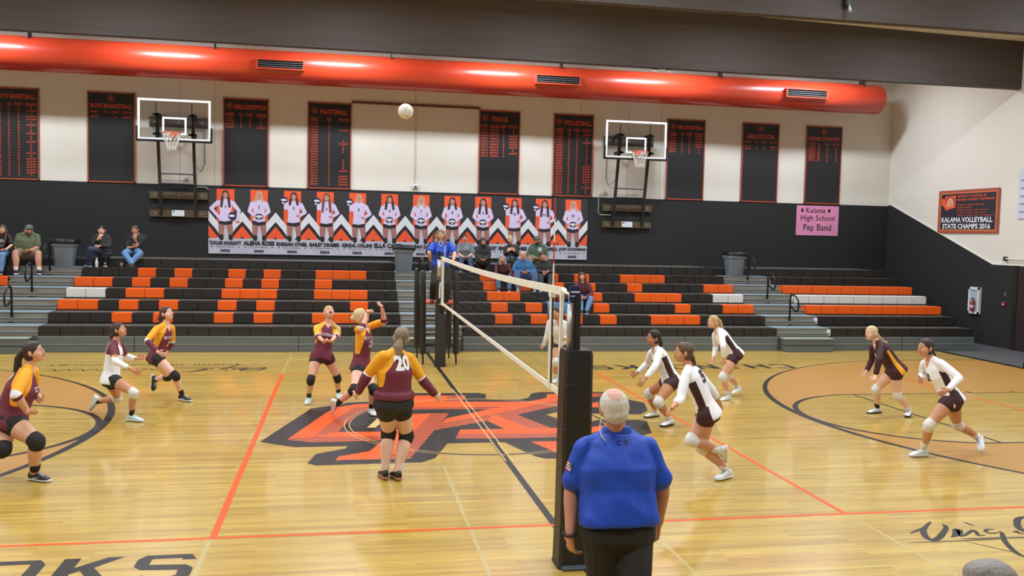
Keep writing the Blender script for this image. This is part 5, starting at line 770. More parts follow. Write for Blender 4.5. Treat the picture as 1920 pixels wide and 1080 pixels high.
def person(key, label, girth=1.0, limbg=1.0, skin='fair', face=(0, -1, 0), top='maroon_y', sleeve=.55, bottom='shorts', bcol='black', pads=None, pad_r=None, socks='black', shoe=('black', 'white'), hair='brown', hstyle='pony', pony=None,
           number=None, group=None, voxel=.0105, male=False, mouth=False, loose=1.0, extras=None, hem=-.14, beard=None):
    d = POSE[key]; H = d['H']; J = {k: V(v) for k, v in d['J'].items()}; s = H/1.7
    P, N, Hd = J['P'], J['N'], J['H']; up = _n(N-P)
    hipx = _n(_n(J['Lp']-J['Rp'])+_n(J['Ls']-J['Rs'])*.3); shx = _n(J['Ls']-J['Rs'])
    L_ = (N-P).length
    def sp(t):
        sd = _n(hipx.lerp(shx, max(0, min(1, t)))); sd = _n(sd-up*sd.dot(up)); return P+up*L_*t, sd, sd.cross(up)
    def ring(t, w, dd, off=0): c, sd, fw = sp(t); return (c+fw*off*s, sd, fw, w*s, dd*s)
    g = girth
    if male: prof = [(-.26, .09, .09, 0), (-.12, .165*g, .115*g, 0), (.0, .172*g, .122*g, .005), (.2, .168*g, .13*g, .02), (.4, .165*g, .13*g, .02), (.62, .178*g, .125*g, .01), (.80, .192, .112, 0), (.90, .175, .09, 0), (.97, .12, .075, 0), (1.02, .075, .06, 0)]
    else: prof = [(-.26, .08, .085, 0), (-.14, .165*g, .118*g, -.01), (-.02, .162*g, .115*g, -.005), (.2, .130*g, .098*g, .0), (.38, .128*g, .098*g, .0), (.6, .142*g, .108*g, .015), (.8, .150, .095, .005), (.92, .115, .07, 0), (1.0, .058, .055, 0)]
    R = {}; lg = limbg
    def arm(mb, S, inf=0, upto=2.0, start=0.0, mi=0, cuff=0):
        a, b, c = J[S+'s']-up*.014*s, J[S+'e'], J[S+'w']; pts = []
        prof_ = [(0, .037), (.25, .042), (.6, .041), (.95, .036), (1.0, .036), (1.25, .037), (1.6, .030), (2.0, .024)]
        for q, r in prof_:
            if q < start or q > upto+1e-6: continue
            p = a.lerp(b, q) if q <= 1 else b.lerp(c, q-1); pts.append((p, r*s*lg+inf))
        if upto not in [q for q, r in prof_]:
            q = upto; p = a.lerp(b, q) if q <= 1 else b.lerp(c, q-1); pts.append((p, float(np.interp(q, [x for x, _ in prof_], [y for _, y in prof_]))*s*lg+inf+cuff))
        limb(mb, pts, mi)
    def leg(mb, S, inf=0, upto=2.0, start=0.0, mi=0, flare=0):
        a, b, c = J[S+'p'], J[S+'k'], J[S+'a']; a = a+up*.0
        prof_ = [(0, .094*g), (.2, .090), (.5, .078), (.85, .058), (1.0, .055), (1.15, .052), (1.35, .057), (1.6, .046), (1.85, .035), (2.0, .034)]
        pts = []
        for q, r in prof_:
            if q < start-1e-6 or q > upto+1e-6: continue
            p = a.lerp(b, q) if q <= 1 else b.lerp(c, q-1)
            if 1 < q < 2: 
                bk = (b-a).cross(c-b); bk = _n(bk.cross(c-b)) if bk.length > 1e-3 else V((0, 0, 0)); p = p-bk*.012*s*math.sin((q-1)*math.pi)*(-1)
            pts.append((p, r*s*(lg if q > .1 else 1)+inf+flare*max(0, q-.5)))
        for q in (start, upto):
            if q not in [x for x, _ in prof_]:
                p = a.lerp(b, q) if q <= 1 else b.lerp(c, q-1); e = (p, float(np.interp(q, [x for x, _ in prof_], [y for _, y in prof_]))*s*lg+inf+flare*max(0, q-.5))
                if q == start: pts.insert(0, e)
                else: pts.append(e)
        limb(mb, pts, mi)
    # ---- body
    b = MB(); loft(b, [ring(t, w, dd, o) for t, w, dd, o in prof])
    limb(b, [(N-up*.05*s, .056*s*(1.12 if male else .95)), (N.lerp(Hd, .5), .050*s*(1.15 if male else .95)), (Hd, .05*s)])
    fd = _n(V(face)); hu = _n(Hd-N)*.6+V((0, 0, 1))*.4; hu = _n(hu-fd*hu.dot(fd)); hs = fd.cross(hu)*1.0    # hs points to the person's right
    hs = _n(hs); sH = s*(1.03 if male else 1.0)
    def hp(x, y, z): return Hd+hs*(x*sH)+fd*(y*sH)+hu*(z*sH)
    def ax(a, c, e): return (hs*(a*sH), fd*(c*sH), hu*(e*sH))
    blob(b, hp(0, -.008, .018), ax(.076, .094, .092)); blob(b, hp(0, .022, -.035), ax(.058, .066, .075)); blob(b, hp(0, .055, -.083), ax(.026, .026, .022)); blob(b, hp(0, .030, -.03), ax(.070, .055, .05))
    if mouth: pass
    for S in 'RL':
        arm(b, S); leg(b, S)
        rb = .040*s*(1+(lg-1)*.3); sc_ = J[S+'s'].lerp(N, .12)-up*.020*s; blob(b, sc_, (V((1, 0, 0))*rb, V((0, 1, 0))*rb, V((0, 0, 1))*rb)); limb(b, [(sc_-up*.004*s, .038*s), (N.lerp(J[S+'s'], .45)-up*.010*s, .044*s), (N.lerp(J[S+'s'], .12)+up*.018*s, .046*s)])
    # palms
    HND = MB()
    for S in 'RL':
        w, h = J[S+'w'], J[S+'h']; dr = _n(h-w); el = _n(J[S+'e']-w); pole = _n(P.lerp(N, .6)-w)
        nrm = _n(pole-dr*pole.dot(dr)) if abs(pole.dot(dr)) < .97 else dr.orthogonal().normalized()
        sd = dr.cross(nrm); thumb = sd if sd.dot(fd+V((0, 0, .6))) > 0 else -sd
        hl = s*(1.08 if male else 1)
        loft(b, [(w+dr*q*hl, sd, nrm, a*hl, e*hl) for q, a, e in ((-.02, .022, .020), (.015, .027, .017), (.05, .038, .015), (.085, .041, .013), (.095, .034, .009))], 12)
        for i, (off, ln) in enumerate(((-.030, .072), (-.010, .080), (.011, .075), (.030, .058))):
            p = w+dr*.085*hl+thumb*(-off*hl); dd = dr; pts = [(p, .0095*hl)]; spread = -off*1.5
            dd = _n(dr+thumb*spread)
            for j, fr in enumerate((.45, .32, .23)):
                ang = .30+.12*i if j == 0 else .42+.08*i
                axis = dd.cross(nrm)
                dd = _n(dd*math.cos(ang)+nrm*math.sin(ang)); p = p+dd*ln*fr*hl; pts.append((p, (.0088-.0010*j)*hl))
            limb(HND, pts, 0, 8)
        p = w+dr*.03*hl+thumb*.026*hl; t1 = _n(dr*.75+thumb*.75+nrm*.25); t2 = _n(dr*.95+thumb*.3+nrm*.35)
        limb(HND, [(p, .0125*hl), (p+t1*.035*hl, .0115*hl), (p+t1*.035*hl+t2*.03*hl, .009*hl)], 0, 8)
    body = fuse(b, 'person', [skin_mat(skin)], voxel, 4)
    F = MB()
    for f_, v_ in ((HND, 0),): F.add(f_.v, f_.f, 0)
    loft(F, [(hp(0, .088, .012), hs, hu, .008*sH, .010*sH), (hp(0, .094, -.008), hs, hu, .009*sH, .010*sH), (hp(0, .101, -.022), hs, hu, .012*sH, .009*sH), (hp(0, .092, -.032), hs, hu, .010*sH, .004*sH)], 10, 0)
    for sx in (-1, 1):
        blob(F, hp(sx*.078, -.012, -.005), (hs*(.010*sH), fd*(.018*sH), hu*(.030*sH)), 0, 10, 7)
        blob(F, hp(sx*.029, .074, .014), ax(.0125, .009, .0070), 1, 10, 7); blob(F, hp(sx*.029, .0815, .014), ax(.0055, .0035, .0062), 2, 8, 5)
        F.tube([hp(sx*.014, .092, .032), hp(sx*.030, .091, .038), hp(sx*.047, .080, .032)], .0030*sH, 6, 4)
    if mouth: blob(F, hp(0, .076, -.052), ax(.021, .016, .020), 5, 12, 8); F.tube([hp(.024*math.cos(a), .084, -.052+.022*math.sin(a)) for a in np.linspace(0, 6.283, 14, endpoint=False)], .0045*sH, 6, 3, closed=True)
    else: F.tube([hp(-.022, .083, -.052), hp(-.008, .092, -.049), hp(.008, .092, -.049), hp(.022, .083, -.052)], .0038*sH, 6, 3); F.tube([hp(-.016, .085, -.058), hp(0, .092, -.059), hp(.016, .085, -.058)], .004*sH, 6, 3)
    merge(body, F, [skin_mat(skin), E_w, E_i, E_l, mat('brow_'+hair, HAIR[hair] if hair not in ('ltblonde', 'white') else '9A8060', .8), E_m])
    me = body.data; me.polygons.foreach_set('use_smooth', [True]*len(me.polygons))
    tag(body, label, 'person', group)
    # ---- hair
    hb = MB(); hm = hair_mat(hair)
    if hstyle == 'bald':
        blob(hb, hp(0, -.014, .016), ax(.084, .0935, .096)); blob(hb, hp(0, -.040, -.025), ax(.072, .066, .062))
        o = fuse(hb, 'hair', [hm, skin_mat(skin), mat('scalp_pink', 'D9A892', .5)], .006, 3, body); c = centers(o.data)-np.array(Hd)
        z_ = c@np.array(hu)/sH; y_ = c@np.array(fd)/sH; x_ = c@np.array(hs)/sH
        idx = np.zeros(len(c), int); idx[((y_ > .03) & (z_ < .085))] = 1; idx[(x_/.045)**2+((y_+.045)/.06)**2+((z_-.085)/.055)**2 < 1] = 2; o.data.polygons.foreach_set('material_index', idx)
    elif hstyle == 'cap':
        blob(hb, hp(0, -.022, .0), ax(.080, .085, .085)); fuse(hb, 'hair', [hm], .009, 2, body)
        cb_ = MB(); blob(cb_, hp(0, -.006, .040), ax(.086, .102, .078)); loft(cb_, [(hp(0, .085, .046), hs, hu, .070*sH, .010*sH), (hp(0, .13, .042), hs, hu, .062*sH, .006*sH), (hp(0, .158, .036), hs, hu, .035*sH, .004*sH)], 12)
        fuse(cb_, 'baseball_cap', [mat('cap_green_grey', '515A4E', .8, noise=.1, scale=20)], .008, 3, body)
    else:
        short = hstyle == 'short'
        blob(hb, hp(0, -.018, .030), ax(.0835, .098, .092 if not short else .089)); blob(hb, hp(0, -.045, -.02), ax(.078, .068, .075 if not short else .06))
        blob(hb, hp(0, .006, .068), ax(.070, .068, .046))
        if hstyle in ('long', 'curly', 'bob'):
            ln = {'long': .30, 'curly': .12, 'bob': .10}[hstyle]
            for sx in (-1, 1): limb(hb, [(hp(sx*.062, -.005, .05), .035*sH), (hp(sx*.082, -.01, -.03), .034*sH), (hp(sx*.085, .0, -.10), .034*sH), (hp(sx*.075, .03, -.08-ln*.6), .030*sH), (hp(sx*.065, .05, -.08-ln), .018*sH)])
            limb(hb, [(hp(0, -.07, .0), .06*sH), (hp(0, -.085, -.10), .06*sH), (hp(0, -.09, -.08-ln*.8), .045*sH)])
            if hstyle == 'curly':
                rr = random.Random(3)
                for k in range(40): a = rr.uniform(0, 6.28); e = rr.uniform(-.5, 1.4); blob(hb, hp(.09*math.cos(a)*math.cos(e), -.02+.1*min(.3, math.sin(a))*math.cos(e)-.02, .03+.1*math.sin(e)), ax(.022, .022, .022), 0, 7, 5)
        if hstyle == 'updo': blob(hb, hp(0, -.06, .12), ax(.045, .045, .035))
        if hstyle == 'bun': blob(hb, hp(0, -.12, .02), ax(.045, .04, .045))
        fuse(hb, 'hair', [hm], .007, 3, body)
        if pony:
            pb = MB(); pts = [(V(p) if len(p) == 3 and abs(p[0]) > .45 else hp(*p), r*sH) for p, r in pony]; limb(pb, pts, 0, 10); lk = random.Random(5)
            for k in range(7): off = V((lk.uniform(-1, 1), lk.uniform(-1, 1), lk.uniform(-1, 1)))*.012*sH; limb(pb, [(p+off*(1 if i else 0), max(.006, r*.45)) for i, (p, r) in enumerate(pts)], 0, 7)
            o = fuse(pb, 'ponytail', [hm], .008, 2, body)
            MB().tube([pts[0][0]+_n(pts[1][0]-pts[0][0])*.01+(hs*math.cos(a)+hu*math.sin(a)*.8)*pts[0][1]*1.05 for a in np.linspace(0, 6.283, 12, endpoint=False)], .007*sH, 6, closed=True).build('hair_tie', mat('hair_tie_dark', '2B2330', .6), body, True)
    if beard: bb_ = MB(); blob(bb_, hp(0, .042, -.068), ax(.058, .050, .050)); fuse(bb_, 'beard', [hair_mat(beard)], .008, 2, body)
    # ---- shirt
    tops = {'maroon_y': ['maroon', 'yellow', 'white'], 'white_m': ['white', 'dkmaroon'], 'lib_m': ['dkmaroon', 'yellow'], 'lib_w': ['white', 'maroon', 'yellow']}
    tc = [cloth_regions(tops[top], skin)] if top in tops else [C[top]]
    jb = MB(); inf = .010*loose
    ts = [(t, w, dd, o) for t, w, dd, o in prof if t > hem+.03]
    w0, d0 = np.interp(hem, [p[0] for p in prof], [p[1] for p in prof]), np.interp(hem, [p[0] for p in prof], [p[2] for p in prof])
    hz = [(hem-.02, w0+.008, d0+.006, -.008), (hem+.02, w0+.010, d0+.010, -.008), (hem+.10, w0*.995+.007, d0*.995+.007, -.005)]
    tl = hz + [q_ for q_ in ts[:-1] if q_[0] > hem+.13] + [(.985, .068 if not male else .085, .064 if not male else .075, 0)]
    loft(jb, [ring(t, w+inf/s, dd+inf/s, o) for t, w, dd, o in tl], 20)
    for S in 'RL':
        arm(jb, S, inf*.8+(.006 if sleeve <= 1 else 0), sleeve, 0, cuff=.007*loose if sleeve <= 1 else .002)
        sc_ = J[S+'s'].lerp(N, .12)-up*.020*s; blob(jb, sc_, tuple(V(a)*(rb+.004+inf*.5) for a in ((1, 0, 0), (0, 1, 0), (0, 0, 1)))); limb(jb, [(sc_-up*.004*s, .040*s+inf*.4), (N.lerp(J[S+'s'], .45)-up*.010*s, .045*s+inf*.4), (N.lerp(J[S+'s'], .22)+up*.010*s, .042*s+inf*.3)])
    sh = fuse(jb, 'jersey' if top in tops else 'shirt', tc, voxel*.95, 4, body)
    me = sh.data; nv = len(me.vertices); c = np.empty(nv*3); me.vertices.foreach_get('co', c); c = c.reshape(-1, 3)
    nr = np.empty(nv*3); me.vertex_normals.foreach_get('vector', nr); nr = nr.reshape(-1, 3)
    amp = .0045*loose*s*(1.7 if key in 'MN' else 1); seed = V((ord(key[0])*1.7, len(key)*3.1, 0))       # soft folds in the cloth
    disp = np.array([mnoise.noise(V((p[0]*9, p[1]*9, p[2]*4.5))+seed)+.5*mnoise.noise(V((p[0]*4, p[1]*4, p[2]*15+p[0]*9))+seed) for p in c]); c = c+nr*((disp+.45)*amp)[:, None]
    me.vertices.foreach_set('co', c.ravel())
    if top in tops:
        rel = c-np.array(P); t_ = rel@np.array(up)/L_; _, sd, fw = sp(.7); x_ = rel@np.array(sd)/s; f_ = rel@np.array(fw)/s; X_ = np.abs(x_)
        arms = np.full(nv, 9.0); apar = np.zeros(nv)
        for S in 'RL':
            d1, t1 = seg_d(c, J[S+'s'], J[S+'e']); d2, t2 = seg_d(c, J[S+'e'], J[S+'w']); dm = np.minimum(d1, d2); par = np.where(d1 < d2, np.clip(t1, 0, 1), 1+np.clip(t2, 0, 1)); m_ = dm < arms; apar[m_] = par[m_]; arms[m_] = dm[m_]
        wt = np.interp(t_, [p[0] for p in prof], [p[1] for p in prof])
        inT = np.minimum(np.minimum(wt*.98-X_, (.9-t_)*.5), (t_+.2)*.5); mn = lambda *q_: np.minimum.reduce([np.broadcast_to(v_, t_.shape) for v_ in q_]); mxx = lambda *q_: np.maximum.reduce(list(q_))
        arm_ = mn(.078*s*lg+inf-arms, apar*.3, mxx(-inT, .058*s*lg+inf-arms)); fore = mn(arm_, .3*(apar-1.0)); L1 = L2 = np.full(nv, -1.0)
        if top == 'maroon_y':
            L1 = mn(mxx(mn(arm_, (1.0-apar)*.3), mn(X_-wt*(.50+.42*np.clip((.95-t_)/.35, 0, 1)), (t_-.58)*.5), mn(X_-wt*(.90+.5*np.clip(.58-t_, 0, 1)), (t_-.30)*.5)), -fore, X_-.045); L2 = mn(arm_, .3*(apar-.94), .3*(1.02-apar))
        if top == 'white_m': L1 = mn(-arm_, X_-.085, (.74-t_)*.5, .046+.02*(t_ < .15)-np.abs(f_))
        if top == 'lib_m': L1 = mn(-arm_, X_-.088, (.70-t_)*.5, .022+.03*np.clip(.6-t_, 0, .6)-np.abs(f_+.01))
        if top == 'lib_w': L1 = mxx(mn(arm_, .3*(.74-apar)), mn(X_-wt*.62, (t_-.66)*.5, -fore)); L2 = mn(arm_, .3*(apar-.72), .3*(.80-apar))
        L3 = mn((t_-.86)*.4, (1.06-t_)*.4, f_-.015, (t_-.84)*.42-X_, .05-X_, -arm_)
        for nm, arr in (('m1', L1), ('m2', L2), ('m3', L3)): me.attributes.new(nm, 'FLOAT', 'POINT').data.foreach_set('value', arr.astype(np.float32))
    # numbers and words on the shirt
    if number:
        bv = BVHTree.FromObject(sh, bpy.context.evaluated_depsgraph_get())
        for txt, tt, xx, ww, hh, side_, mk in number:
            vs, fs = text_geo(txt, .05); ax_, bx_ = min(v[0] for v in vs), max(v[0] for v in vs); ay_, by_ = min(v[1] for v in vs), max(v[1] for v in vs)
            cc, sdd, fww = sp(tt); dirn = fww if side_ > 0 else -fww; hx = (-sdd if side_ > 0 else sdd)*-1
            nb = MB(); pts = []
            if mk[1]:
                q = [(-.54, -.58), (.54, -.58), (.54, .58), (-.54, .58)]; NX_ = 14; bvs = []
                for j in range(5):
                    for i in range(NX_+1): bvs.append(((-.54+1.08*i/NX_), -.58+1.16*j/4))
                bfs = [(j*(NX_+1)+i, j*(NX_+1)+i+1, (j+1)*(NX_+1)+i+1, (j+1)*(NX_+1)+i) for j in range(4) for i in range(NX_)]
            else: bvs, bfs = [], []
            def pr(u, v, off):
                o_ = cc+hx*(xx*s+u*ww*s)+up*(v*hh*s); hit = bv.ray_cast(o_+dirn*.5, -dirn); return (hit[0]+dirn*off) if hit[0] else o_+dirn*(.11*s+off)
            if bvs: nb.add([pr(u, v, .005) for u, v in bvs], bfs, 1)
            nb.add([pr((v[0]-ax_)/(bx_-ax_)-.5, (v[1]-ay_)/(by_-ay_)-.5, .009) for v in vs], fs, 0)
            o = nb.build('jersey_number' if txt[0].isdigit() else 'lettering', [mat('print_'+mk[0], {'white': 'E8E6E4', 'dkmaroon': '45202C', 'black': '201C1C', 'maroon': '6B2337', 'grey': '8A8A8A'}[mk[0]], .6), C['white']], body)
    # ---- shorts or trousers
    if bottom == 'shorts':
        sb = MB(); loft(sb, [ring(t, w+.005/s, dd+.005/s, o) for t, w, dd, o in prof if t < .1] + [ring(.08, .145*g, .11*g, 0)], 18)
        for S in 'RL': leg(sb, S, .009, .34 if girth > 1.2 else .24, 0)
        fuse(sb, 'shorts', [C[bcol]], voxel*.95, 3, body)
    else:
        sb = MB(); loft(sb, [ring(t, w+.012/s, dd+.012/s, o) for t, w, dd, o in prof if t < .1] + [ring(.10, .15*g, .115*g, 0)], 18)
        upto = {'trousers': 1.93, 'jeans': 1.95, 'knee_shorts': .92}[bottom]
        for S in 'RL': leg(sb, S, .014*loose, upto, 0, flare=.004 if bottom != 'trousers' else .010)
        fuse(sb, {'trousers': 'trousers', 'jeans': 'jeans', 'knee_shorts': 'shorts'}[bottom], [C[bcol]], voxel, 3, body)
    # ---- knee pads, socks, shoes
    for S in 'RL':
        pm = pads
        if pm:
            a, k_, c_ = J[S+'p'], J[S+'k'], J[S+'a']; kb = MB(); R0 = .060*s*lg
            p0, p1 = k_.lerp(a, .16), k_.lerp(c_, .20)
            limb(kb, [(p0, R0+.004), (k_.lerp(a, .05), R0+.005), (k_, R0+.007), (k_.lerp(c_, .1), R0+.004), (p1, R0*.93)], 0, 14, False); blob(kb, k_, (V((1, 0, 0))*(R0+.005), V((0, 1, 0))*(R0+.005), V((0, 0, 1))*(R0+.005))); fuse(kb, 'knee_pad', [K_blk if pm == 'black' else K_wht], .008, 2, body)
        an, kn, to = J[S+'a'], J[S+'k'], J[S+'t']; shank = _n(kn-an); dfo = _n(to-an)
        planted = abs(an.z-(.045*H)-min(to.z-.028, an.z-.045*H)) < .035 and shank.z > .3
        if planted: fu = V((0, 0, 1)); df = V((dfo.x, dfo.y, 0)); df = _n(df) if df.length > .05 else _n(V((fd.x, fd.y, 0)))
        else:
            fu = shank-dfo*shank.dot(dfo); fu = _n(fu) if fu.length > .05 else V((0, 0, 1)); df = _n(dfo+fu*.40); fu = _n(fu-df*fu.dot(df))
        sx_ = df.cross(fu); fs_ = s*(1.10 if male else 1.0); O = an-fu*(.045*H)
        scol = {'black': K_blk, 'white': K_wht, 'grey': mat('sock_grey', '9A9A98', .8)}[socks if isinstance(socks, str) else socks['RL'.index(S)]]
        sk = MB(); limb(sk, [(an.lerp(kn, .30 if bottom != 'knee_shorts' else .22), .040*s*lg), (an.lerp(kn, .12), .038*s*lg), (an, .038*s), (O+df*.03*s+fu*.035*s, .032*s)], 0, 12, False); fuse(sk, 'sock', [scol], .009, 2, body)
        ub = MB(); scs = {'black': mat('shoe_black', '1D1D20', .5), 'white': mat('shoe_white', 'DCDFE2', .45), 'mint': mat('shoe_pale_mint', 'C4DCDC', .45), 'grey': mat('shoe_grey', '8C9094', .5), 'brown': mat('shoe_brown', '4A3A2E', .6), 'gum': mat('sole_gum', 'B07048', .6)}
        loft(ub, [(O+df*x*fs_+fu*z*fs_, sx_, fu, w*fs_, h*fs_) for x, z, w, h in ((-.068, .045, .022, .030), (-.055, .048, .033, .042), (-.015, .052, .037, .048), (.03, .050, .038, .045), (.075, .038, .042, .032), (.12, .030, .047, .023), (.16, .024, .043, .017), (.185, .021, .028, .012))], 14)
        limb(ub, [(O+df*-.012*fs_+fu*.05*fs_, .040*fs_), (an+shank*.012*s, .041*fs_)], 0, 12, False)
        u_ = fuse(ub, 'shoe', [scs[shoe[0]]], .008, 3, body)
        so = MB(); loft(so, [(O+df*x*fs_+fu*.013*fs_, sx_, fu, w*fs_, .013*fs_) for x, w in ((-.074, .022), (-.062, .035), (-.01, .039), (.04, .039), (.09, .046), (.14, .049), (.175, .040), (.195, .022))], 14, pw=.8); so.build('sole', scs[shoe[1]], u_, True)
        la = MB()
        for q in range(4): la.tube([O+df*(.045+.018*q)*fs_+fu*(.088-.010*q)*fs_+sx_*(.020*fs_), O+df*(.045+.018*q)*fs_+fu*(.092-.011*q)*fs_, O+df*(.045+.018*q)*fs_+fu*(.088-.010*q)*fs_-sx_*(.020*fs_)], .0035*fs_, 5)
        la.build('laces', scs['white'] if shoe[0] != 'white' else scs['grey'], u_)
        if shoe[0] == 'black' and shoe[1] == 'white':
            sw = MB(); f2 = lambda u, v, d_=0: O+df*(.0+u*.11)*fs_+fu*(.025+v*.035)*fs_+sx_*((.0415+.006*u)*fs_)
            for e in (1, -1):
                g2 = (lambda e: lambda u, v, d_=0: O+df*(.0+u*.11)*fs_+fu*(.028+v*.035)*fs_+sx_*(e*(.0425+.006*u)*fs_))(e)
                sw.poly([(0, .35), (.12, .02), (.35, 0), (1, .9), (.35, .32), (.18, .25)], g2)
            sw.build('shoe_mark', scs['white'], u_)
    return body, J, s, sp, hp, (hs, fd, hu), sh
GP1, GP2 = 'players in maroon and gold', 'players in white'
WL = lambda t=.66, x=0: ('WINLOCK', t, x, .19, .035, 1, ('maroon', 1))
person('A', 'gold-sleeved maroon player running at the left edge', girth=1.42, limbg=1.32, skin='fair', face=(1, -.1, .25), sleeve=1.12, pads='black', shoe=('black', 'white'), hair='dkbrown', group=GP1,
       pony=[((0, -.10, .03), .032), ((0, -.17, -.03), .038), ((0, -.21, -.14), .040), ((0, -.23, -.28), .038), ((0, -.27, -.42), .030), ((0, -.30, -.52), .014)], number=[WL(), ('9', .75, 0, .14, .16, -1, ('white', 0))])
person('B', 'player in white shirt with maroon upper sleeves, arms stretched forward', girth=1.02, skin='warm', face=(1, -.2, .45), top='lib_w', sleeve=1.75, pads='white', socks='black', shoe=('mint', 'white'), hair='dkbrown', group=GP1,
       pony=[((0, -.08, .0), .045), ((0, -.13, -.05), .045), ((0, -.14, -.10), .02)], number=[('WINLOCK', .66, 0, .15, .03, 1, ('maroon', 0))])
person('C', 'maroon player running with ponytail, dark knee pads, behind the white libero', girth=.98, skin='pale', face=(.85, -.5, .40), sleeve=1.8, pads='black', shoe=('black', 'white'), hair='auburn', group=GP1, bcol='black',
       pony=[((0, -.10, .02), .035), ((0, -.15, -.03), .042), ((0, -.16, -.12), .038), ((0, -.15, -.20), .015)], number=[WL(), ('2', .48, .0, .05, .08, 1, ('white', 0))])
person('D', 'open-mouthed maroon player looking up, forearms joined', girth=.98, skin='fair', face=(.25, -.75, .62), sleeve=1.25, pads='black', shoe=('mint', 'white'), hair='blonde', group=GP1, bcol='dkmaroon', mouth=True,
       pony=[((0, -.10, -.03), .028), ((-.05, -.10, -.12), .03), ((-.11, -.06, -.24), .036), ((-.14, -.05, -.34), .032), ((-.13, -.05, -.42), .014)], number=[WL(.62)])
person('E', 'maroon player number 15 raising both hands to set', girth=1.06, limbg=1.05, skin='pale', face=(.92, .05, .45), sleeve=1.18, pads='black', shoe=('white', 'white'), hair='ltblonde', group=GP1, hstyle='bun', number=[WL(.74, -.01), ('15', .58, -.01, .085, .10, 1, ('white', 0))])
person('F', 'maroon player number 20 seen from behind, arms spread', girth=1.44, limbg=1.28, skin='pale', face=(.15, 1, .12), sleeve=1.85, hem=.06, pads='black', socks='white', shoe=('black', 'gum'), hair='ash', group=GP1,
       pony=[((0, -.11, -.01), .036), ((-.01, -.14, -.07), .056), ((-.015, -.16, -.17), .066), ((-.015, -.165, -.27), .060), ((-.01, -.16, -.36), .030)], number=[('20', .80, .0, .20, .16, -1, ('white', 0))])
person('G', 'white-shirted player number 3 standing beyond the net end', girth=1.0, skin='warm', face=(-.45, -.85, -.02), top='white_m', sleeve=1.9, pads='white', socks='white', shoe=('white', 'white'), hair='dkbrown', bcol='dkmaroon', group=GP2, number=[('3', .66, 0, .06, .10, 1, ('dkmaroon', 0))], hstyle='pony')
person('H', 'dark-haired player in white with a white bow, crouching', girth=1.06, limbg=1.12, skin='tan', face=(-1, -.12, .08), top='white_m', sleeve=1.8, pads='white', socks='white', shoe=('white', 'black'), hair='black', bcol='dkmaroon', group=GP2,
       pony=[((0, -.10, -.01), .034), ((0, -.14, -.08), .028), ((0, -.15, -.20), .024), ((0, -.16, -.30), .010)], number=[('10', .66, 0, .10, .10, 1, ('dkmaroon', 0))])
person('I', 'white-shirted player with braid leaning forward, nearest on the right side', girth=1.0, limbg=1.08, skin='warm', face=(-1, .15, .08), top='white_m', sleeve=1.45, pads='white', socks='white', shoe=('white', 'white'), hair='brown', bcol='dkmaroon', group=GP2,
       pony=[((0, -.10, -.03), .028), ((0, -.13, -.09), .024), ((0, -.15, -.16), .022), ((0, -.18, -.24), .020), ((0, -.20, -.30), .010)], number=[('5', .74, 0, .12, .15, -1, ('dkmaroon', 0))])
person('J', 'blonde ponytailed player in white, hands low, far right half', girth=1.0, limbg=1.06, skin='fair', face=(-1, -.2, .04), top='white_m', sleeve=1.75, pads='white', socks='white', shoe=('white', 'white'), hair='blonde', bcol='dkmaroon', group=GP2,
       pony=[((0, -.09, .06), .026), ((0, -.15, .01), .032), ((0, -.18, -.08), .034), ((0, -.20, -.18), .026), ((0, -.21, -.25), .010)])
person('K', 'player in dark maroon with gold side panel', girth=1.12, limbg=1.10, skin='pale', face=(-1, -.15, .05), top='lib_m', sleeve=1.85, pads='white', socks=('black', 'white'), shoe=('white', 'black'), hair='ltblonde', bcol='dkmaroon', group=GP2,
       pony=[((0, -.10, .0), .032), ((0, -.16, -.06), .026), ((0, -.24, -.12), .022), ((0, -.32, -.14), .012)], number=[('1', .66, 0, .03, .09, 1, ('white', 0))])
person('L', 'white-shirted player number 12 running, rightmost', girth=1.04, limbg=1.06, skin='warm', face=(-1, -.18, .10), top='white_m', sleeve=1.9, pads='white', socks='white', shoe=('white', 'white'), hair='dkbrown', bcol='dkmaroon', group=GP2,
       pony=[((0, -.10, -.03), .034), ((0, -.15, -.09), .032), ((0, -.18, -.16), .022), ((0, -.2, -.21), .01)], number=[('12', .66, 0, .10, .10, 1, ('dkmaroon', 0))])
# referees
body, J, s, sp, hp, hf, sh = person('M', 'white-haired referee in blue polo, back to camera', girth=1.27, limbg=1.18, skin='ruddy', face=(.02, 1, -.02), top='blue', sleeve=.82, bottom='trousers', bcol='black', socks='black', shoe=('black', 'black'), hair='white', hstyle='bald', male=True, voxel=.010, loose=1.4, hem=.07)
c_, sd, fw = sp(1.0)
cr = MB(); loft(cr, [(c_+V((0, 0, z))-fw*.004, sd, fw, w, w*.86) for z, w in ((-.055, .122), (-.03, .110), (-.005, .101), (.024, .092), (.040, .086), (.040, .076), (.0, .070))], 24); cr.build('collar', C['blue'], body, True)
fl_ = MB(); bvh = BVHTree.FromObject(sh, bpy.context.evaluated_depsgraph_get())
def on_back(u, v, d=0):
    o_ = N_+sd_*u+up_*v; h_ = bvh.ray_cast(o_-fw_*.6, fw_); return (h_[0] if h_[0] else o_)-fw_*(.003+d)
N_, sd_, fw_ = sp(.9); up_ = V((0, 0, 1))
for e in (-1, 1): stroke(fl_, [(e*.006, .012), (e*.030, .010), (e*.032, -.006), (e*.006, -.010)], .0035, on_back)
fl_.build('shirt_logo', mat('logo_navy', '101C50', .6), body)
bp_ = MB(); e0, e1 = J['Ls'], J['Le']; ad = _n(e1-e0); pc = e0.lerp(e1, .52); on = _n(V((-1, -.35, 0))-ad*V((-1, -.35, 0)).dot(ad)); h_ = bvh.ray_cast(pc+on*.3, -on); pc = (h_[0] if h_[0] else pc+on*.07)+on*.003; tw = ad.cross(on)
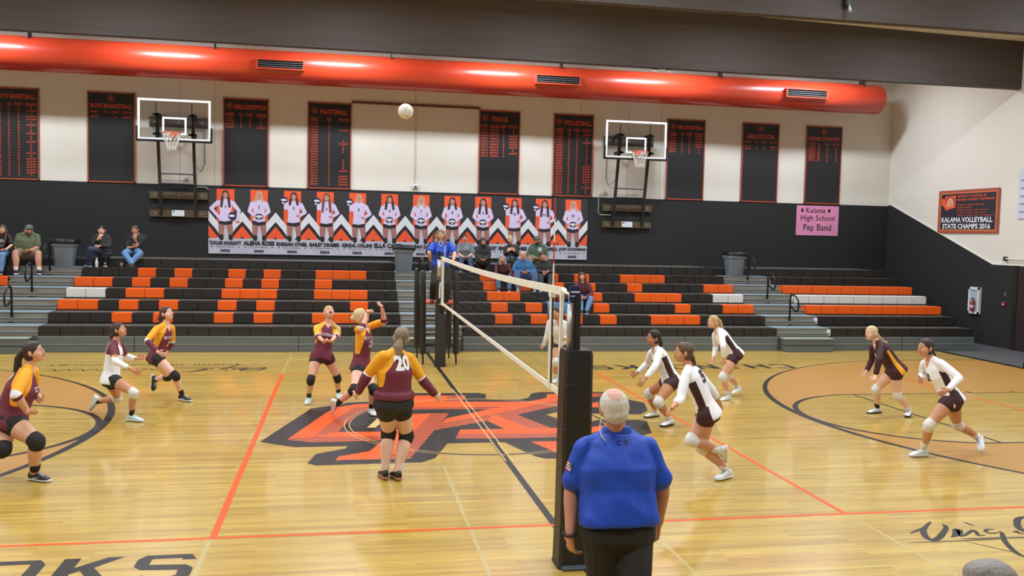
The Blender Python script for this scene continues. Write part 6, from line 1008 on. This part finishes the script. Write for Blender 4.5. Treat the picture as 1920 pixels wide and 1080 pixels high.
for k in range(7): bp_.add([pc-tw*.028+ad*(k*.008-.028), pc+tw*.028+ad*(k*.008-.028), pc+tw*.028+ad*(k*.008-.021), pc-tw*.028+ad*(k*.008-.021)], [(0, 1, 2, 3)], k % 2)
bp_.add([pc-tw*.028-ad*.028+on*.001, pc-tw*.004-ad*.028+on*.001, pc-tw*.004+on*.001, pc-tw*.028+on*.001], [(0, 1, 2, 3)], 2); bp_.build('flag_patch', [mat('patch_red', 'B8304A', .6), C['white'], C['navy']], body)
MB().tube([hp(-.070, .04, -.06), hp(-.082, .03, -.09), hp(-.090, .01, -.12), hp(-.092, -.02, -.145), hp(-.080, -.05, -.165)], .0035, 6).build('whistle_cord', mat('cord_white', 'E0DED8', .6), body, True)
wv = _n(J['Lh']-J['Lw']); wp = J['Lw']-wv*.01; wx, wy, wz = frame(wv, V((0, -1, 0))); MB().tube([wp+wx*.036*math.cos(a)+wy*.036*math.sin(a) for a in np.linspace(0, 6.283, 20, endpoint=False)], .009, 8, closed=True).build('wristband', C['black'], body, True)
body, J, s, sp, hp, hf, sh = person('N', 'referee in blue polo standing on the orange platform', girth=1.22, limbg=1.18, skin='fair', face=(-.25, -1, -.08), top='blue', sleeve=.75, bottom='trousers', bcol='black', socks='black', shoe=('black', 'black'), hair='ash', hstyle='bob', loose=1.3, hem=.02, voxel=.012)
MB().tube([hp(-.05, .01, -.13), hp(-.04, .09, -.20), hp(0, .12, -.25), hp(.04, .09, -.20), hp(.05, .01, -.13)], .006, 6).build('lanyard', mat('cord_white', 'E0DED8', .6), body, True)
# spectators
GS = 'spectators on the bleachers'; vx = .0135
def spec(key, label, **kw):
    kw.setdefault('group', GS); kw.setdefault('voxel', vx); kw.setdefault('bottom', 'jeans'); kw.setdefault('bcol', 'jean'); kw.setdefault('socks', 'white'); kw.setdefault('shoe', ('black', 'white')); kw.setdefault('loose', 1.5)
    return person(key, label, **kw)
spec('S0', 'long-haired spectator in printed black tee, leftmost', girth=1.15, face=(.3, -1, .0), top='black', sleeve=.8, hair='brown', hstyle='long', number=[('O', .62, .05, .10, .08, 1, ('white', 0)), ('oo', .40, 0, .16, .07, 1, ('grey', 0))])
spec('S1', 'bearded spectator in olive tee, cap and shorts', girth=1.42, limbg=1.3, male=True, skin='ruddy', face=(.1, -1, -.05), top='olive', sleeve=.85, bottom='knee_shorts', bcol='khaki', hair='brown', hstyle='cap', beard='brown')
spec('S2', 'spectator in black hoodie with hand on chin', male=True, skin='pale', face=(.15, -1, -.05), top='black', sleeve=1.8, bcol='dkjean', hair='black', hstyle='short', beard=None)
spec('S3', 'spectator in black tee and light jeans, ankles crossed', male=True, skin='ruddy', face=(-.1, -1, -.05), top='black', sleeve=.9, bcol='jean', hair='brown', hstyle='short', shoe=('brown', 'brown'))
spec('S4', 'spectator in grey top and glasses, hands clasped', girth=1.2, limbg=1.15, face=(-.1, -1, -.02), top='grey', sleeve=.9, bcol='dkjean', hair='dkbrown', hstyle='short')
spec('S5', 'curly-haired spectator in black hoodie', girth=1.1, limbg=1.1, skin='warm', face=(-.05, -1, -.02), top='black', sleeve=1.95, bcol='black', hair='dkbrown', hstyle='curly')
spec('S6', 'spectator in black jacket with hair tied up and hands raised to chest', girth=1.15, skin='fair', face=(-.05, -1, -.02), top='black', sleeve=1.85, bcol='navy', hair='blonde', hstyle='updo')
spec('S7', 'bearded spectator in green hoodie and cap', girth=1.3, limbg=1.25, male=True, skin='ruddy', face=(-.1, -1, -.05), top='green', sleeve=1.9, bcol='khaki', hair='dkbrown', hstyle='cap', beard='auburn', number=[('THE', .72, .02, .08, .03, 1, ('white', 0)), ('NORTH', .64, .02, .11, .035, 1, ('white', 0)), ('FACE', .56, .02, .10, .03, 1, ('white', 0))])
spec('S8', 'grey-haired spectator in wine-brown cardigan', girth=1.1, skin='fair', face=(-.05, -1, -.02), top='brownred', sleeve=1.9, bcol='navy', hair='grey', hstyle='bob')
spec('S9', 'balding spectator in blue sweater and jeans', girth=1.2, limbg=1.2, male=True, skin='ruddy', face=(-.15, -1, .0), top='steel', sleeve=1.9, bcol='navy', hair='grey', hstyle='bald', shoe=('grey', 'white'))
spec('S10', 'smiling spectator in black sweater beside the net antenna', girth=1.2, limbg=1.2, male=True, skin='ruddy', face=(-.1, -1, .0), top='black', sleeve=1.9, bcol='slate', hair='dkbrown', hstyle='short')
spec('S11', 'long-haired spectator in wine cardigan, light jeans', girth=1.1, skin='fair', face=(-.05, -1, -.02), top='wine', sleeve=1.9, bcol='jean', hair='auburn', hstyle='long')
spec('S12', 'dark-haired spectator in black mostly hidden behind the far referee', girth=1.1, skin='warm', face=(-.2, -1, -.02), top='black', sleeve=1.9, bcol='black', hair='dkbrown', hstyle='curly')
person('T', 'grey-haired person at the lower right corner', girth=1.1, limbg=1.1, male=True, skin='ruddy', face=(-1, .25, -.05), top='slate', sleeve=1.9, bottom='jeans', bcol='dkjean', socks='black', shoe=('black', 'black'), hair='grey', hstyle='short', voxel=.011)
# ================================================================ belongings on the benches
z3 = ZT[2]
t = thing('sports_bag', 'red, white and black sports bag on the bench behind the net', 'bag', (3.42, 13.62, z3))
b = MB(); loft(b, [(V((3.24, 13.62, z3+.12)), V((0, 1, 0)), V((0, 0, 1)), .03, .04), (V((3.26, 13.62, z3+.125)), V((0, 1, 0)), V((0, 0, 1)), .11, .115), (V((3.44, 13.62, z3+.125)), V((0, 1, 0)), V((0, 0, 1)), .12, .125), (V((3.66, 13.62, z3+.125)), V((0, 1, 0)), V((0, 0, 1)), .11, .115), (V((3.68, 13.62, z3+.12)), V((0, 1, 0)), V((0, 0, 1)), .03, .04)], 16)
b.build('bag_body', mat('bag_black', '232024', .6, bump=.4, scale=12), t, True)
for i, (x, m_) in enumerate(((3.30, 'antenna_red'), (3.40, 'cabinet_white'), (3.56, 'cabinet_white'))):
    q = MB(); loft(q, [(V((x+dx, 13.62, z3+.126)), V((0, 1, 0)), V((0, 0, 1)), .124, .129) for dx in (0, .045)], 16); q.build('bag_stripe', _mats[m_], t, True)
MB().tube([(3.32, 13.56, z3+.24), (3.38, 13.55, z3+.32), (3.50, 13.55, z3+.32), (3.56, 13.56, z3+.24)], .012, 6).build('bag_handle', _mats['antenna_red'], t, True)
j = MB(); rr = random.Random(4); n1, n2 = 14, 9; vs = []
for a in range(n1):
    for c in range(n2):
        u = a/(n1-1); v = c/(n2-1); x = 3.02+u*.62; d = v*.50
        if d < .22: y, z = 13.72-d, z3+.018
        else: y, z = 13.47-.02*math.sin(u*9), z3+.012-(d-.22)
        vs.append((x, y+rr.uniform(-.008, .004), z+abs(rr.uniform(0, .012))+.01*math.sin(u*17+v*5)))
j.add(vs, [(a*n2+c, (a+1)*n2+c, (a+1)*n2+c+1, a*n2+c+1) for a in range(n1-1) for c in range(n2-1)])
o = j.build('denim_jacket', C['jean'], smooth=True); so_ = o.modifiers.new('thick', 'SOLIDIFY'); so_.thickness = .012
tag(o, 'light denim jacket draped over the bench edge under the sports bag', 'jacket')
zb = ZT[5]
t = thing('water_bottle', 'clear plastic water bottle by the hooded spectator\'s feet', 'bottle', (-7.85, 15.55, zb))
MB().lathe([(0, 0), (.032, 0), (.034, .01), (.034, .15), (.014, .19), (.014, .205), (0, .205)], (-7.85, 15.55, zb), 14).build('bottle_body', mat('clear_plastic', 'C9CDCB', .2, spec=.6), t, True)
MB().lathe([(.016, .2), (.016, .225), (0, .225)], (-7.85, 15.55, zb), 12).build('cap', M_fw, t, True)
t = thing('drink_cup', 'small grey drink cup left of the crossed feet', 'cup', (-7.28, 15.55, zb))
MB().lathe([(0, 0), (.03, 0), (.042, .12), (.038, .12), (.03, .02), (0, .02)], (-7.28, 15.55, zb), 14).build('cup_body', mat('cup_grey', '6A665E', .5), t, True); MB().lathe([(.044, .115), (.044, .13), (0, .132)], (-7.28, 15.55, zb), 14).build('lid', mat('cup_lid', '3A3836', .4), t, True)
